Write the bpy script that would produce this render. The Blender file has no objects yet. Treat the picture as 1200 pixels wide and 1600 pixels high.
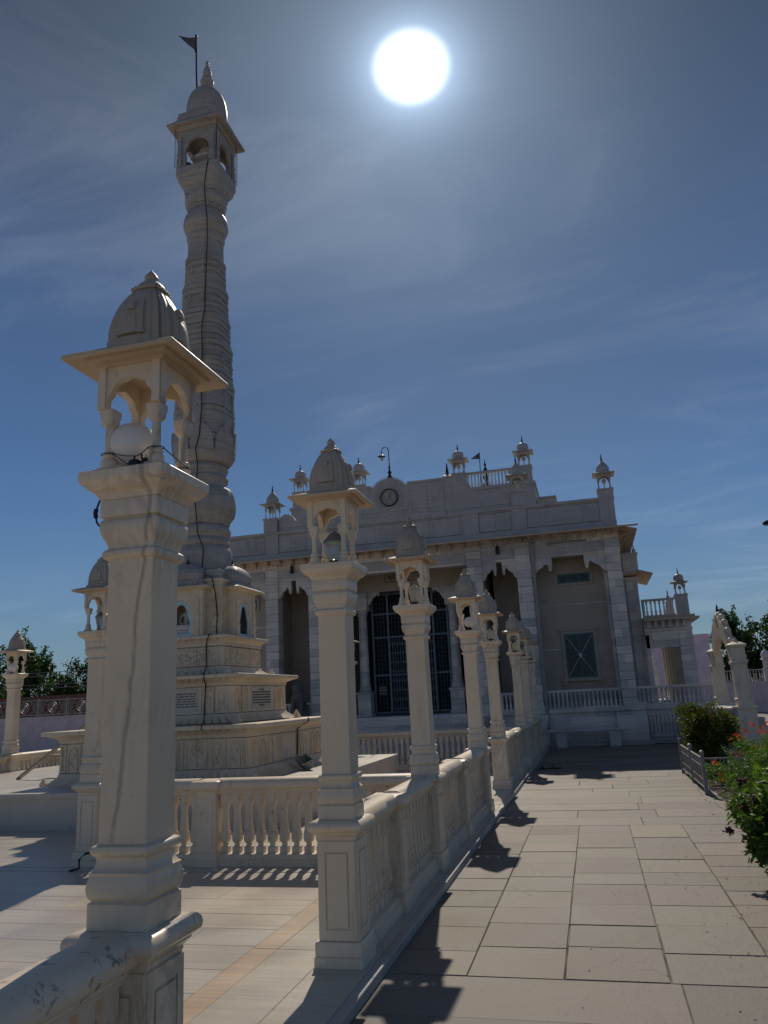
import bpy, math, random
import numpy as np
from mathutils import Matrix, Vector
random.seed(7); RNG = np.random.default_rng(11)
PI = math.pi
sc = bpy.context.scene
col = sc.collection

# ------------------------------------------------------------------ camera
FPX = 1201.0
def nrm(v):
    v = np.array(v, float); return v / np.linalg.norm(v)
YV = nrm((326, 277, FPX)); UV = nrm((-245, -(FPX*FPX-245*326)/277, FPX)); XV = np.cross(YV, UV)
Rw = np.stack([XV, YV, UV])
cam_d = bpy.data.cameras.new("camera"); cam = bpy.data.objects.new("camera", cam_d); col.objects.link(cam)
right, down, fwd = Rw[:, 0], Rw[:, 1], Rw[:, 2]
m = Matrix(((right[0], -down[0], -fwd[0], 0), (right[1], -down[1], -fwd[1], 0), (right[2], -down[2], -fwd[2], 1.6), (0, 0, 0, 1)))
cam.matrix_world = m
cam_d.sensor_fit = 'HORIZONTAL'; cam_d.sensor_width = 36; cam_d.lens = 36*FPX/1200
cam_d.clip_start = 0.05; cam_d.clip_end = 2000
sc.camera = cam

# ------------------------------------------------------------------ node helper
class NT:
    def __init__(s, tree): s.t = tree; s.n = tree.nodes; s.l = tree.links
    def new(s, typ, **kw):
        n = s.n.new(typ)
        for k, v in kw.items():
            if k == 'inp':
                for a, b in v.items():
                    if hasattr(b, 'is_output') : s.l.new(b, n.inputs[a])
                    else: n.inputs[a].default_value = b
            else: setattr(n, k, v)
        return n
    def math(s, op, a, b=None, c=None, clamp=False):
        n = s.n.new('ShaderNodeMath'); n.operation = op; n.use_clamp = clamp
        for i, v in enumerate((a, b, c)):
            if v is None: continue
            if hasattr(v, 'is_output'): s.l.new(v, n.inputs[i])
            else: n.inputs[i].default_value = v
        return n.outputs[0]
    def mix(s, f, a, b, mode='MIX'):
        n = s.n.new('ShaderNodeMix'); n.data_type = 'RGBA'; n.blend_type = mode
        for i, v in ((0, f), (6, a), (7, b)):
            if hasattr(v, 'is_output'): s.l.new(v, n.inputs[i])
            else: n.inputs[i].default_value = v if i == 0 else (*v, 1) if len(v) == 3 else v
        return n.outputs[2]
    def noise(s, vec, scale, detail=4, rough=.55, dist=0.0):
        n = s.n.new('ShaderNodeTexNoise'); s.l.new(vec, n.inputs['Vector'])
        n.inputs['Scale'].default_value = scale; n.inputs['Detail'].default_value = detail
        n.inputs['Roughness'].default_value = rough; n.inputs['Distortion'].default_value = dist
        return n.outputs['Fac']
    def vscale(s, vec, v, loc=(0, 0, 0), rot=(0, 0, 0)):
        n = s.n.new('ShaderNodeMapping'); s.l.new(vec, n.inputs['Vector'])
        n.inputs['Scale'].default_value = v; n.inputs['Location'].default_value = loc; n.inputs['Rotation'].default_value = rot
        return n.outputs[0]
    def ramp(s, f, a, b):   # smooth 0..1 between a and b
        n = s.n.new('ShaderNodeMapRange'); n.interpolation_type = 'SMOOTHSTEP'
        s.l.new(f, n.inputs[0]); n.inputs[1].default_value = a; n.inputs[2].default_value = b
        return n.outputs[0]

# ------------------------------------------------------------------ world
SUN = nrm((-0.123, 0.714, 0.689))
EL = math.asin(SUN[2]); AZ = math.atan2(SUN[0], SUN[1])
w = bpy.data.worlds.new("World"); sc.world = w; w.use_nodes = True
T = NT(w.node_tree); T.n.clear()
out = T.new('ShaderNodeOutputWorld'); bg = T.new('ShaderNodeBackground')
sky = T.new('ShaderNodeTexSky', sky_type='NISHITA'); sky.sun_disc = False
sky.sun_elevation = EL; sky.sun_rotation = AZ; sky.air_density = 1.0; sky.dust_density = 0.3; sky.ozone_density = 2.0
tc = T.new('ShaderNodeTexCoord'); d = tc.outputs['Generated']
dn = T.new('ShaderNodeVectorMath', operation='NORMALIZE'); T.l.new(d, dn.inputs[0]); dv = dn.outputs[0]
dt = T.new('ShaderNodeVectorMath', operation='DOT_PRODUCT'); T.l.new(dv, dt.inputs[0]); dt.inputs[1].default_value = tuple(SUN)
ang0 = T.math('DEGREES', T.math('ARCCOSINE', T.math('MINIMUM', dt.outputs['Value'], 0.999999)))
SUPV = nrm(np.array((0, 0, 1.0))-SUN*SUN[2])
du = T.new('ShaderNodeVectorMath', operation='DOT_PRODUCT'); T.l.new(dv, du.inputs[0]); du.inputs[1].default_value = tuple(SUPV)
ud = T.math('DEGREES', du.outputs['Value'])     # the glare blob is a little flattened
ang = T.math('SQRT', T.math('ADD', T.math('MULTIPLY', ang0, ang0), T.math('MULTIPLY', T.math('MULTIPLY', ud, ud), .34)))
sx = T.new('ShaderNodeSeparateXYZ'); T.l.new(dv, sx.inputs[0]); dz = sx.outputs[2]
base = T.mix(1.0, sky.outputs[0], (0.78, 1.10, 1.46), 'MULTIPLY')
# keep the clear sky from glaring around the sun: the thin aureole is added below
damp = T.math('ADD', 0.50, T.math('MULTIPLY', T.ramp(ang, 4, 70), 0.75))
damp2 = T.new('ShaderNodeVectorMath', operation='SCALE'); T.l.new(base, damp2.inputs[0]); T.l.new(damp, damp2.inputs[3])
base = damp2.outputs[0]
hz = T.new('ShaderNodeVectorMath', operation='SCALE'); T.l.new(base, hz.inputs[0]); T.l.new(T.math('SUBTRACT', 1, T.math('MULTIPLY', T.ramp(dz, .45, .80), .56)), hz.inputs[3]); base = hz.outputs[0]
base = T.mix(T.math('MULTIPLY', T.math('SUBTRACT', 1, T.ramp(dz, .0, .28)), .35), base, (2.6, 3.0, 3.5))
# cirrus
pz = T.math('ADD', T.math('MAXIMUM', dz, 0.0), 0.16)
px_ = T.math('DIVIDE', sx.outputs[0], pz); py_ = T.math('DIVIDE', sx.outputs[1], pz)
cv = T.new('ShaderNodeCombineXYZ'); T.l.new(px_, cv.inputs[0]); T.l.new(py_, cv.inputs[1])
cA = T.noise(T.vscale(cv.outputs[0], (1.0, 2.3, 1), (12.1, 2.2, 0), (0, 0, .5)), 1.1, 8, .62, .8)
cB = T.noise(T.vscale(cv.outputs[0], (.6, .6, 1), (5.5, 0.2, 0)), 1.0, 3, .5, .3)
cl = T.math('MULTIPLY', T.ramp(cA, .45, .74), T.ramp(cB, .38, .60))
veil = T.math('MULTIPLY', T.ramp(cB, .38, .70), .22)
clm = T.math('ADD', T.math('MULTIPLY', cl, .75), veil, clamp=True)
cs_ = T.new('ShaderNodeVectorMath', operation='SCALE'); cs_.inputs[0].default_value = (2.3, 2.35, 2.4); T.l.new(clm, cs_.inputs[3])
ca_ = T.new('ShaderNodeVectorMath', operation='ADD'); T.l.new(base, ca_.inputs[0]); T.l.new(cs_.outputs[0], ca_.inputs[1]); base = ca_.outputs[0]
# aureole and burnt-out sun
g1 = T.math('MULTIPLY', T.math('POWER', 2.718, T.math('MULTIPLY', ang, -1/10.0)), 9.6)
g2 = T.math('MULTIPLY', T.math('POWER', 2.718, T.math('MULTIPLY', T.math('MAXIMUM', T.math('SUBTRACT', ang, 1.6), 0), -1/1.45)), 19.0)
gl = T.math('ADD', g1, g2)
core = T.math('MULTIPLY', T.math('SUBTRACT', 1, T.ramp(ang, 1.0, 2.9)), 50.0)
gv = T.new('ShaderNodeVectorMath', operation='SCALE'); gv.inputs[0].default_value = (0.76, 1.0, 1.32); T.l.new(gl, gv.inputs[3])
cvv = T.new('ShaderNodeVectorMath', operation='SCALE'); cvv.inputs[0].default_value = (1, 1, 1); T.l.new(core, cvv.inputs[3])
s1 = T.new('ShaderNodeVectorMath', operation='ADD'); T.l.new(base, s1.inputs[0]); T.l.new(gv.outputs[0], s1.inputs[1])
s2 = T.new('ShaderNodeVectorMath', operation='ADD'); T.l.new(s1.outputs[0], s2.inputs[0]); T.l.new(cvv.outputs[0], s2.inputs[1])
T.l.new(s2.outputs[0], bg.inputs[0]); bg.inputs[1].default_value = 0.064
T.l.new(bg.outputs[0], out.inputs[0])
sl = bpy.data.lights.new("sun", 'SUN'); so = bpy.data.objects.new("sun", sl); col.objects.link(so)
sl.energy = 4.7; sl.angle = math.radians(.55); sl.color = (1.0, .90, .76)
so.rotation_euler = Vector(SUN).to_track_quat('Z', 'Y').to_euler(); so.location = (-3, 10, 30)
sc.view_settings.view_transform = 'Standard'; sc.view_settings.look = 'None'
sc.view_settings.exposure = -0.93; sc.view_settings.gamma = 1.0
sc.cycles.max_bounces = 8; sc.cycles.diffuse_bounces = 4; sc.cycles.transparent_max_bounces = 12

# ------------------------------------------------------------------ materials
MATS = {}
def mat_base(name):
    m = bpy.data.materials.new(name); m.use_nodes = True
    t = NT(m.node_tree); t.n.clear()
    o = t.new('ShaderNodeOutputMaterial'); p = t.new('ShaderNodeBsdfPrincipled'); t.l.new(p.outputs[0], o.inputs[0])
    MATS[name] = m
    return m, t, p, o
def sc3(c, k): return tuple(x*k for x in c)
def marble(name, c, vein=(.30, .26, .22), vamt=.35, stain=(.35, .28, .20), samt=.35, rough=.42, horiz=0.0, tint=False, course=0.0, tone=.10, bump=.12, crack=0.0, spots=0.0, streak=0.0, plane=None):
    m, t, p, o = mat_base(name)
    g = t.new('ShaderNodeNewGeometry'); pos = g.outputs['Position']
    big = t.noise(pos, 1.3, 4, .5, .2)
    c1 = t.mix(t.ramp(big, .3, .7), sc3(c, 1-tone), sc3(c, 1+tone*.6))
    # veins: diagonal soft bands
    vn = t.noise(t.vscale(pos, (2.2, 2.2, .55), (0, 0, 0), (.35, .25, .4)), 2.2, 6, .6, 1.6)
    vf = t.math('SUBTRACT', 1, t.math('MULTIPLY', t.math('ABSOLUTE', t.math('SUBTRACT', vn, .5)), 16.0), clamp=True)
    vmask = t.ramp(t.noise(pos, .9, 3), .48, .66)
    c2 = t.mix(t.math('MULTIPLY', t.math('MULTIPLY', vf, vmask), vamt), c1, vein)
    if horiz:
        hn = t.noise(t.vscale(pos, (1.0, 1.0, 16.0), (0, 0, 0), (.03, .05, 0)), 1.6, 7, .62, .5)
        c2 = t.mix(t.math('MULTIPLY', t.ramp(hn, .42, .66), horiz), c2, vein)
    # drip stains: stretched vertically
    sn = t.noise(t.vscale(pos, (9, 9, .7)), 1.0, 6, .65)
    sm = t.math('MULTIPLY', t.ramp(sn, .52, .74), t.ramp(t.noise(pos, 2.2, 3), .4, .62))
    c3 = t.mix(t.math('MULTIPLY', sm, samt), c2, stain)
    # specks of dirt
    dn_ = t.noise(pos, 26, 5, .7)
    c4 = t.mix(t.math('MULTIPLY', t.ramp(dn_, .60, .76), samt*.8), c3, sc3(stain, .7))
    if streak:
        kn = t.noise(t.vscale(pos, (.8, 13, 1)), 1.5, 6, .65, .4)
        c4 = t.mix(t.math('MULTIPLY', t.ramp(kn, .40, .68), streak), c4, vein)
        kn2 = t.noise(t.vscale(pos, (.5, 5, 1), (3, 8, 0)), 1.2, 4, .5)
        c4 = t.mix(t.math('MULTIPLY', t.ramp(kn2, .5, .7), streak*.5), c4, sc3(c, 1.15))
    if spots:                                  # lichen and soot blotches
        s1_ = t.noise(pos, 14, 6, .75, .5); s2_ = t.noise(pos, 3.1, 2)
        c4 = t.mix(t.math('MULTIPLY', t.math('MULTIPLY', t.ramp(s1_, .57, .66), t.ramp(s2_, .48, .60)), spots), c4, (.075, .08, .10))
    if crack:
        vo = t.new('ShaderNodeTexVoronoi', feature='DISTANCE_TO_EDGE'); 
        wob = t.new('ShaderNodeVectorMath', operation='ADD'); t.l.new(pos, wob.inputs[0])
        nv = t.new('ShaderNodeTexNoise'); t.l.new(pos, nv.inputs['Vector']); nv.inputs['Scale'].default_value = 3.5; nv.inputs['Detail'].default_value = 6
        ns = t.new('ShaderNodeVectorMath', operation='SCALE'); t.l.new(nv.outputs['Color'], ns.inputs[0]); ns.inputs[3].default_value = .5; t.l.new(ns.outputs[0], wob.inputs[1])
        t.l.new(wob.outputs[0], vo.inputs['Vector']); vo.inputs['Scale'].default_value = 1.1
        cf = t.math('MULTIPLY', t.math('SUBTRACT', 1, t.ramp(vo.outputs['Distance'], .002, .008)), t.ramp(t.noise(pos, 1.7, 3), .52, .60))
        c4 = t.mix(t.math('MULTIPLY', cf, .7*crack), c4, sc3(stain, .6))
    if plane:                                  # one long grey vein through the block
        q = t.new('ShaderNodeSeparateXYZ'); t.l.new(pos, q.inputs[0]); px0, sl_, z0_, ymax = plane
        wv_ = t.math('MULTIPLY', t.math('SUBTRACT', t.noise(pos, 2.6, 3), .5), .10)
        ds = t.math('ABSOLUTE', t.math('ADD', t.math('SUBTRACT', t.math('SUBTRACT', q.outputs[0], px0), t.math('MULTIPLY', t.math('SUBTRACT', q.outputs[2], z0_), sl_)), wv_))
        lf = t.math('MULTIPLY', t.math('SUBTRACT', 1, t.ramp(ds, .002, .015)), t.math('MULTIPLY', t.math('LESS_THAN', q.outputs[1], ymax), t.math('GREATER_THAN', q.outputs[2], 1.145)))
        lf = t.math('MULTIPLY', lf, t.ramp(t.noise(t.vscale(pos, (60, 60, 14)), 1, 4, .7), .30, .52))
        c4 = t.mix(t.math('MULTIPLY', lf, .62), c4, vein)
    if course:
        q = t.new('ShaderNodeSeparateXYZ'); t.l.new(pos, q.inputs[0])
        cz = t.math('FLOOR', t.math('DIVIDE', t.math('ADD', q.outputs[2], .0), course))
        cx = t.math('FLOOR', t.math('DIVIDE', t.math('ADD', q.outputs[0], t.math('MULTIPLY', cz, .37)), 1.1))
        cb = t.new('ShaderNodeCombineXYZ'); t.l.new(cx, cb.inputs[0]); t.l.new(cz, cb.inputs[2])
        wn = t.new('ShaderNodeTexWhiteNoise'); t.l.new(cb.outputs[0], wn.inputs[0])
        c4 = t.mix(1.0, c4, t.mix(wn.outputs[0], (.66, .68, .72), (1.14, 1.10, 1.04)), 'MULTIPLY')
    if tint:
        a = t.new('ShaderNodeAttribute', attribute_name='tint')
        c4 = t.mix(1.0, c4, a.outputs['Color'], 'MULTIPLY')
    t.l.new(c4, p.inputs['Base Color'])
    rn = t.math('ADD', rough, t.math('MULTIPLY', t.math('SUBTRACT', big, .5), .3))
    t.l.new(rn, p.inputs['Roughness'])
    b = t.new('ShaderNodeBump'); b.inputs['Strength'].default_value = bump; b.inputs['Distance'].default_value = .01
    hsum = t.math('ADD', t.noise(pos, 55, 5, .7), t.math('MULTIPLY', t.noise(pos, 9, 4), 1.2))
    t.l.new(hsum, b.inputs['Height']); t.l.new(b.outputs[0], p.inputs['Normal'])
    return m
def plain(name, c, rough=.6, metal=0.0, noise=.12, nscale=8, bump=0, spec=.5):
    m, t, p, o = mat_base(name)
    g = t.new('ShaderNodeNewGeometry'); f = t.noise(g.outputs['Position'], nscale, 5, .6)
    t.l.new(t.mix(t.ramp(f, .3, .7), sc3(c, 1-noise), sc3(c, 1+noise)), p.inputs['Base Color'])
    p.inputs['Roughness'].default_value = rough; p.inputs['Metallic'].default_value = metal
    if bump:
        b = t.new('ShaderNodeBump'); b.inputs['Strength'].default_value = bump; b.inputs['Distance'].default_value = .02
        t.l.new(t.noise(g.outputs['Position'], nscale*5, 5, .7), b.inputs['Height']); t.l.new(b.outputs[0], p.inputs['Normal'])
    return m
def leafmat(name, c1, c2, trans=.35, rough=.5):
    m, t, p, o = mat_base(name)
    a = t.new('ShaderNodeAttribute', attribute_name='tint')
    cc = t.mix(a.outputs['Fac'], c1, c2)
    t.l.new(cc, p.inputs['Base Color']); p.inputs['Roughness'].default_value = rough
    tr = t.new('ShaderNodeBsdfTranslucent'); t.l.new(t.mix(1.0, cc, (1.5, 1.7, .7), 'MULTIPLY'), tr.inputs[0])
    ms = t.new('ShaderNodeMixShader'); ms.inputs[0].default_value = trans
    t.l.new(p.outputs[0], ms.inputs[1]); t.l.new(tr.outputs[0], ms.inputs[2]); t.l.new(ms.outputs[0], o.inputs[0])
    return m
M_lamp = marble('cream_marble', (.80, .665, .50), vein=(.25, .225, .20), vamt=.45, samt=.45, rough=.38, tone=.08, plane=(-1.685, .115, 1.75, 3.6))
M_rail = marble('balustrade_marble', (.76, .63, .47), vein=(.28, .25, .22), vamt=.4, samt=.45, rough=.45, spots=.75)
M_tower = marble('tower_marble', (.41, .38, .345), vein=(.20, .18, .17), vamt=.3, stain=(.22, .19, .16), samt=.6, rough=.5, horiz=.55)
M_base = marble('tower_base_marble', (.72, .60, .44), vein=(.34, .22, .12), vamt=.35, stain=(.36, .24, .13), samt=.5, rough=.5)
M_temple = marble('temple_marble', (.73, .68, .63), vein=(.26, .25, .26), vamt=.25, stain=(.24, .22, .21), samt=.35, rough=.5, horiz=.28, course=.26)
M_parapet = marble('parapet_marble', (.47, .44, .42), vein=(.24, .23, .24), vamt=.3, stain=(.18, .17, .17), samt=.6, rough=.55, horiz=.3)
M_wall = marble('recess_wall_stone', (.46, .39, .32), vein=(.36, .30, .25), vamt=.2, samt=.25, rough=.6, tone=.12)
M_soffit = marble('brown_eave_marble', (.60, .46, .32), vein=(.3, .22, .15), vamt=.3, stain=(.32,.22,.14), samt=.5, rough=.5)  # browner, darker marble than the pillars, with brown stains
M_eave = marble('eave_sandstone', (.52, .40, .29), vein=(.3, .24, .2), vamt=.2, samt=.35, rough=.6)
M_court = marble('court_marble', (.57, .50, .41), vein=(.38, .35, .31), vamt=.15, samt=.12, rough=.34, tint=True, tone=.10, streak=.55)
M_path = marble('path_sandstone', (.208, .178, .143), vein=(.20, .17, .14), vamt=.3, stain=(.15, .125, .10), samt=.8, rough=.62, tint=True, tone=.22, bump=.45, crack=1.0, streak=.22, spots=.55)
M_kerb = marble('kerb_marble', (.42, .40, .37), vein=(.28, .27, .26), vamt=.3, samt=.35, rough=.45)
M_grout = plain('grout', (.155, .135, .11), .9, noise=.8, nscale=2.2)
M_groutc = plain('court_joint', (.36, .31, .26), .8, noise=.4, nscale=4)
M_joint = plain('dark_joint', (.13, .12, .115), .9, noise=.5, nscale=5)
M_plaster = plain('lilac_plaster', (.60, .50, .52), .8, noise=.10, nscale=2.2, bump=.15)
M_lilac = plain('lilac_paint', (.56, .47, .58), .75, noise=.12, nscale=1.5)
M_white = plain('white_paint', (.62, .58, .58), .6, noise=.1)
M_brick = plain('dark_brick', (.14, .075, .055), .9, noise=.35, nscale=6, bump=.3)
M_dark = plain('dark_metal', (.035, .035, .04), .5, .6)
M_cable = plain('black_rubber', (.012, .012, .014), .6)
M_fence = plain('grey_fence_paint', (.33, .31, .29), .5, .1)
M_blue = plain('pale_blue_paint', (.45, .62, .68), .5)
M_teal = plain('teal_window_paint', (.07, .15, .165), .55)
M_gate = plain('gate_grey_paint', (.13, .17, .21), .5, .2)
M_grid = plain('lattice_paint', (.10, .14, .18), .5, .2)
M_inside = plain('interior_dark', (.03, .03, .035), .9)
M_glassd = plain('dark_glass', (.012, .035, .04), .35, noise=.2)
M_pipe = plain('pipe_grey', (.30, .30, .31), .55)
M_letter = plain('black_letter', (.03, .028, .025), .6)
M_statue = marble('statue_marble', (.60, .57, .53), vamt=.1, samt=.1, rough=.3)
M_lion = marble('lion_stone', (.12, .115, .11), vamt=.2, samt=.5, rough=.6)
M_clockf = plain('clock_face', (.34, .31, .28), .5)
M_soil = plain('soil', (.075, .055, .038), .95, noise=.4, nscale=7, bump=.6)
M_flag = plain('flag_cloth', (.10, .09, .11), .8)
M_bark = plain('bark', (.10, .075, .05), .9, noise=.3, nscale=12, bump=.5)
M_shoe = plain('shoe_rubber', (.02, .018, .018), .6)
M_tray = plain('weathered_zinc', (.24, .26, .24), .5, .5, noise=.25, nscale=14)
M_wood = plain('scaffold_wood', (.46, .38, .28), .7, noise=.2, nscale=9)
M_globe = plain('opal_glass', (.86, .80, .73), .18, noise=.03)
m, t, p, o = mat_base('clear_lantern_glass')
p.inputs['Base Color'].default_value = (.55, .58, .52, 1); p.inputs['Roughness'].default_value = .12
p.inputs['Transmission Weight'].default_value = .55; p.inputs['IOR'].default_value = 1.3
M_lglass = m
M_leafT = leafmat('neem_leaf', (.016, .042, .012), (.055, .11, .022), .26)
M_leafB = leafmat('bush_leaf', (.025, .045, .010), (.16, .16, .025), .38)
M_leafG = leafmat('bright_leaf', (.045, .10, .012), (.12, .20, .03), .45)
M_leafP = leafmat('broad_leaf', (.030, .075, .015), (.15, .24, .045), .45)
M_purple = leafmat('purple_bract', (.035, .010, .020), (.10, .03, .06), .3)
M_red = leafmat('red_petal', (.50, .035, .015), (.62, .12, .02), .35)

# ------------------------------------------------------------------ mesh building
class MB:
    def __init__(s): s.v = []; s.f = []; s.tint = []
    def add(s, vs, fs):
        b = len(s.v); s.v += [tuple(v) for v in vs]; s.f += [tuple(i+b for i in f) for f in fs]; return s
    def box(s, x0, x1, y0, y1, z0, z1):
        return s.add([(x0,y0,z0),(x1,y0,z0),(x1,y1,z0),(x0,y1,z0),(x0,y0,z1),(x1,y0,z1),(x1,y1,z1),(x0,y1,z1)],
                     [(0,3,2,1),(4,5,6,7),(0,1,5,4),(1,2,6,5),(2,3,7,6),(3,0,4,7)])
    def rings(s, rings, cap=True):
        n = len(rings[0]); b = len(s.v)
        for r in rings: s.v += [tuple(v) for v in r]
        for k in range(len(rings)-1):
            for i in range(n):
                j = (i+1) % n
                s.f.append((b+k*n+i, b+k*n+j, b+(k+1)*n+j, b+(k+1)*n+i))
        if cap:
            s.f.append(tuple(b+i for i in reversed(range(n)))); s.f.append(tuple(b+(len(rings)-1)*n+i for i in range(n)))
        return s
    def sect(s, cx, cy, prof, shape):       # profile of (scale, z) times a unit outline
        return s.rings([[(cx+x*h, cy+y*h, z) for x, y in shape] for h, z in prof])
    def sq(s, cx, cy, prof, ch=.06):
        a = 1-ch
        sh = [(-a,-1),(a,-1),(1,-a),(1,a),(a,1),(-a,1),(-1,a),(-1,-a)] if ch else [(-1,-1),(1,-1),(1,1),(-1,1)]
        return s.sect(cx, cy, prof, sh)
    def rect(s, x0, x1, y0, y1, prof):      # rectangle with outward offsets (off, z)
        return s.rings([[(x0-o,y0-o,z),(x1+o,y0-o,z),(x1+o,y1+o,z),(x0-o,y1+o,z)] for o, z in prof])
    def lathe(s, cx, cy, prof, n=20, lobes=0, amp=0.0, rot=0.0):
        R = []
        for r, z in prof:
            q = []
            for i in range(n):
                k = r*((1-amp+amp*abs(math.sin(lobes*PI*i/n))) if lobes else 1); t = 2*PI*i/n+rot
                q.append((cx+k*math.cos(t), cy+k*math.sin(t), z))
            R.append(q)
        return s.rings(R)
    def prism(s, poly, axis, a0, a1):       # poly in (u,z); axis 'y': u=x, extrude in y ; axis 'x': u=y, extrude in x ; 'z'
        n = len(poly)
        ar = sum(poly[i][0]*poly[(i+1)%n][1]-poly[(i+1)%n][0]*poly[i][1] for i in range(n))
        if ar < 0: poly = poly[::-1]
        if axis == 'y': A = [(u,a0,z) for u,z in poly]; B = [(u,a1,z) for u,z in poly]
        elif axis == 'x': A = [(a1,u,z) for u,z in poly]; B = [(a0,u,z) for u,z in poly]
        else: A = [(u,v,a1) for u,v in poly]; B = [(u,v,a0) for u,v in poly]
        return s.add(A+B, [tuple(range(n)), tuple(range(2*n-1, n-1, -1))] + [(i, n+i, n+(i+1)%n, (i+1)%n) for i in range(n)])
    def tube(s, pts, r, n=8, taper=None):
        pts = [Vector(p) for p in pts]; R = []
        for i, p in enumerate(pts):
            d = (pts[min(i+1,len(pts)-1)]-pts[max(i-1,0)]).normalized()
            up = Vector((0,0,1)) if abs(d.z) < .9 else Vector((1,0,0))
            a = d.cross(up).normalized(); b = d.cross(a).normalized()
            rr = r if taper is None else r+(taper-r)*i/(len(pts)-1)
            R.append([p+a*(rr*math.cos(2*PI*k/n))+b*(rr*math.sin(2*PI*k/n)) for k in range(n)])
        return s.rings(R)
    def sphere(s, c, r, n=16, k=10, sz=1.0):
        return s.lathe(c[0], c[1], [(max(r*math.sin(PI*i/k), .0005), c[2]-r*sz*math.cos(PI*i/k)) for i in range(k+1)], n)
    def mirror_x(s, xc):                    # append the mirror image
        n = len(s.v); s.v += [(2*xc-x,y,z) for x,y,z in s.v]; s.f += [tuple(n+i for i in reversed(f)) for f in list(s.f)]; return s
    def mesh(s, name, mat, off=(0,0,0), smooth=35):
        me = bpy.data.meshes.new(name)
        me.from_pydata([(x-off[0],y-off[1],z-off[2]) for x,y,z in s.v], [], s.f)
        me.materials.append(mat)
        if smooth:
            me.shade_smooth(); me.set_sharp_from_angle(angle=math.radians(smooth))
        if s.tint:
            a = me.attributes.new('tint', 'FLOAT_COLOR', 'FACE')
            a.data.foreach_set('color', np.array([c for c in s.tint], dtype=np.float32).ravel())
        me.update(); return me
def obj(name, me, parent=None, loc=(0,0,0), rotz=0.0):
    o = bpy.data.objects.new(name, me); col.objects.link(o); o.location = loc; o.rotation_euler = (0,0,rotz)
    if parent: o.parent = parent
    return o
def origin(o):
    v = Vector((0,0,0))
    while o: v += o.location; o = o.parent
    return v
def islands(mb):
    par = list(range(len(mb.v)))
    def fd(i):
        while par[i] != i: par[i] = par[par[i]]; i = par[i]
        return i
    for f in mb.f:
        for i in f[1:]: par[fd(i)] = fd(f[0])
    G = {}
    for f in mb.f: G.setdefault(fd(f[0]), []).append(f)
    out_ = []
    for fs in G.values():
        ids = sorted({i for f in fs for i in f}); mp = {a: k for k, a in enumerate(ids)}
        q = MB(); q.add([mb.v[i] for i in ids], [tuple(mp[i] for i in f) for f in fs]); out_.append(q)
    return out_
def part_each(name, mb, mat, parent, smooth=35):
    return [part(name, q, mat, parent, smooth) for q in islands(mb)]
def part(name, mb, mat, parent, smooth=35):      # geometry given in world coordinates
    return obj(name, mb.mesh(name, mat, tuple(origin(parent)), smooth), parent)
def tag(o, label=None, cat=None, group=None, kind=None):
    if label: o['label'] = label
    if cat: o['category'] = cat
    if group: o['group'] = group
    if kind: o['kind'] = kind
    return o
def thing(name, label, cat, loc=(0,0,0), group=None):
    return tag(obj(name, None, None, loc), label, cat, group)
def single(name, mb, mat, label, cat, loc=(0,0,0), group=None, smooth=35):
    return tag(obj(name, mb.mesh(name, mat, loc, smooth), None, loc), label, cat, group)
def struct(name, mb, mat, smooth=0):
    return tag(obj(name, mb.mesh(name, mat, (0,0,0), smooth)), kind='structure')

def cusped(a, zb, za, n=5, bul=.16, seg=5):      # arch outline from (-a,zb) over apex (0,za) to (a,zb)
    nodes = []
    for i in range(n+1):
        th = PI - PI*i/n
        nodes.append((a*math.cos(th), zb+(za-zb)*math.sin(th)**.9))
    pts = []
    for i in range(n):
        (x0,z0),(x1,z1) = nodes[i], nodes[i+1]
        L = math.hypot(x1-x0, z1-z0); nx, nz = -(z1-z0)/L, (x1-x0)/L
        for k in range(seg):
            t = k/seg; b = bul*L*4*t*(1-t)
            pts.append((x0+(x1-x0)*t+nx*b, z0+(z1-z0)*t+nz*b))
    pts.append(nodes[-1]); return pts
def arch_panel(w, zb, zt, a, zs, za, n=5, bul=.16):   # wall from -w..w, zb..zt with a cusped opening below
    return [(-w,zb),(-w,zt),(w,zt),(w,zb)] + ([(a,zb)] if zb < zs else []) + cusped(a, zs, za, n, bul)[::-1] + ([(-a,zb)] if zb < zs else [])
m, t, p, o = mat_base('window_glass')
fr_ = t.new('ShaderNodeFresnel'); fr_.inputs[0].default_value = 1.5
gl_ = t.new('ShaderNodeBsdfGlossy'); gl_.inputs['Roughness'].default_value = .03; gl_.inputs['Color'].default_value = (.9, .95, 1, 1)
tr_ = t.new('ShaderNodeBsdfTransparent'); tr_.inputs[0].default_value = (.75, .78, .78, 1)
mx_ = t.new('ShaderNodeMixShader'); t.l.new(t.math('ADD', fr_.outputs[0], .06), mx_.inputs[0]); t.l.new(tr_.outputs[0], mx_.inputs[1]); t.l.new(gl_.outputs[0], mx_.inputs[2]); t.l.new(mx_.outputs[0], o.inputs[0])
M_pane = m

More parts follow.
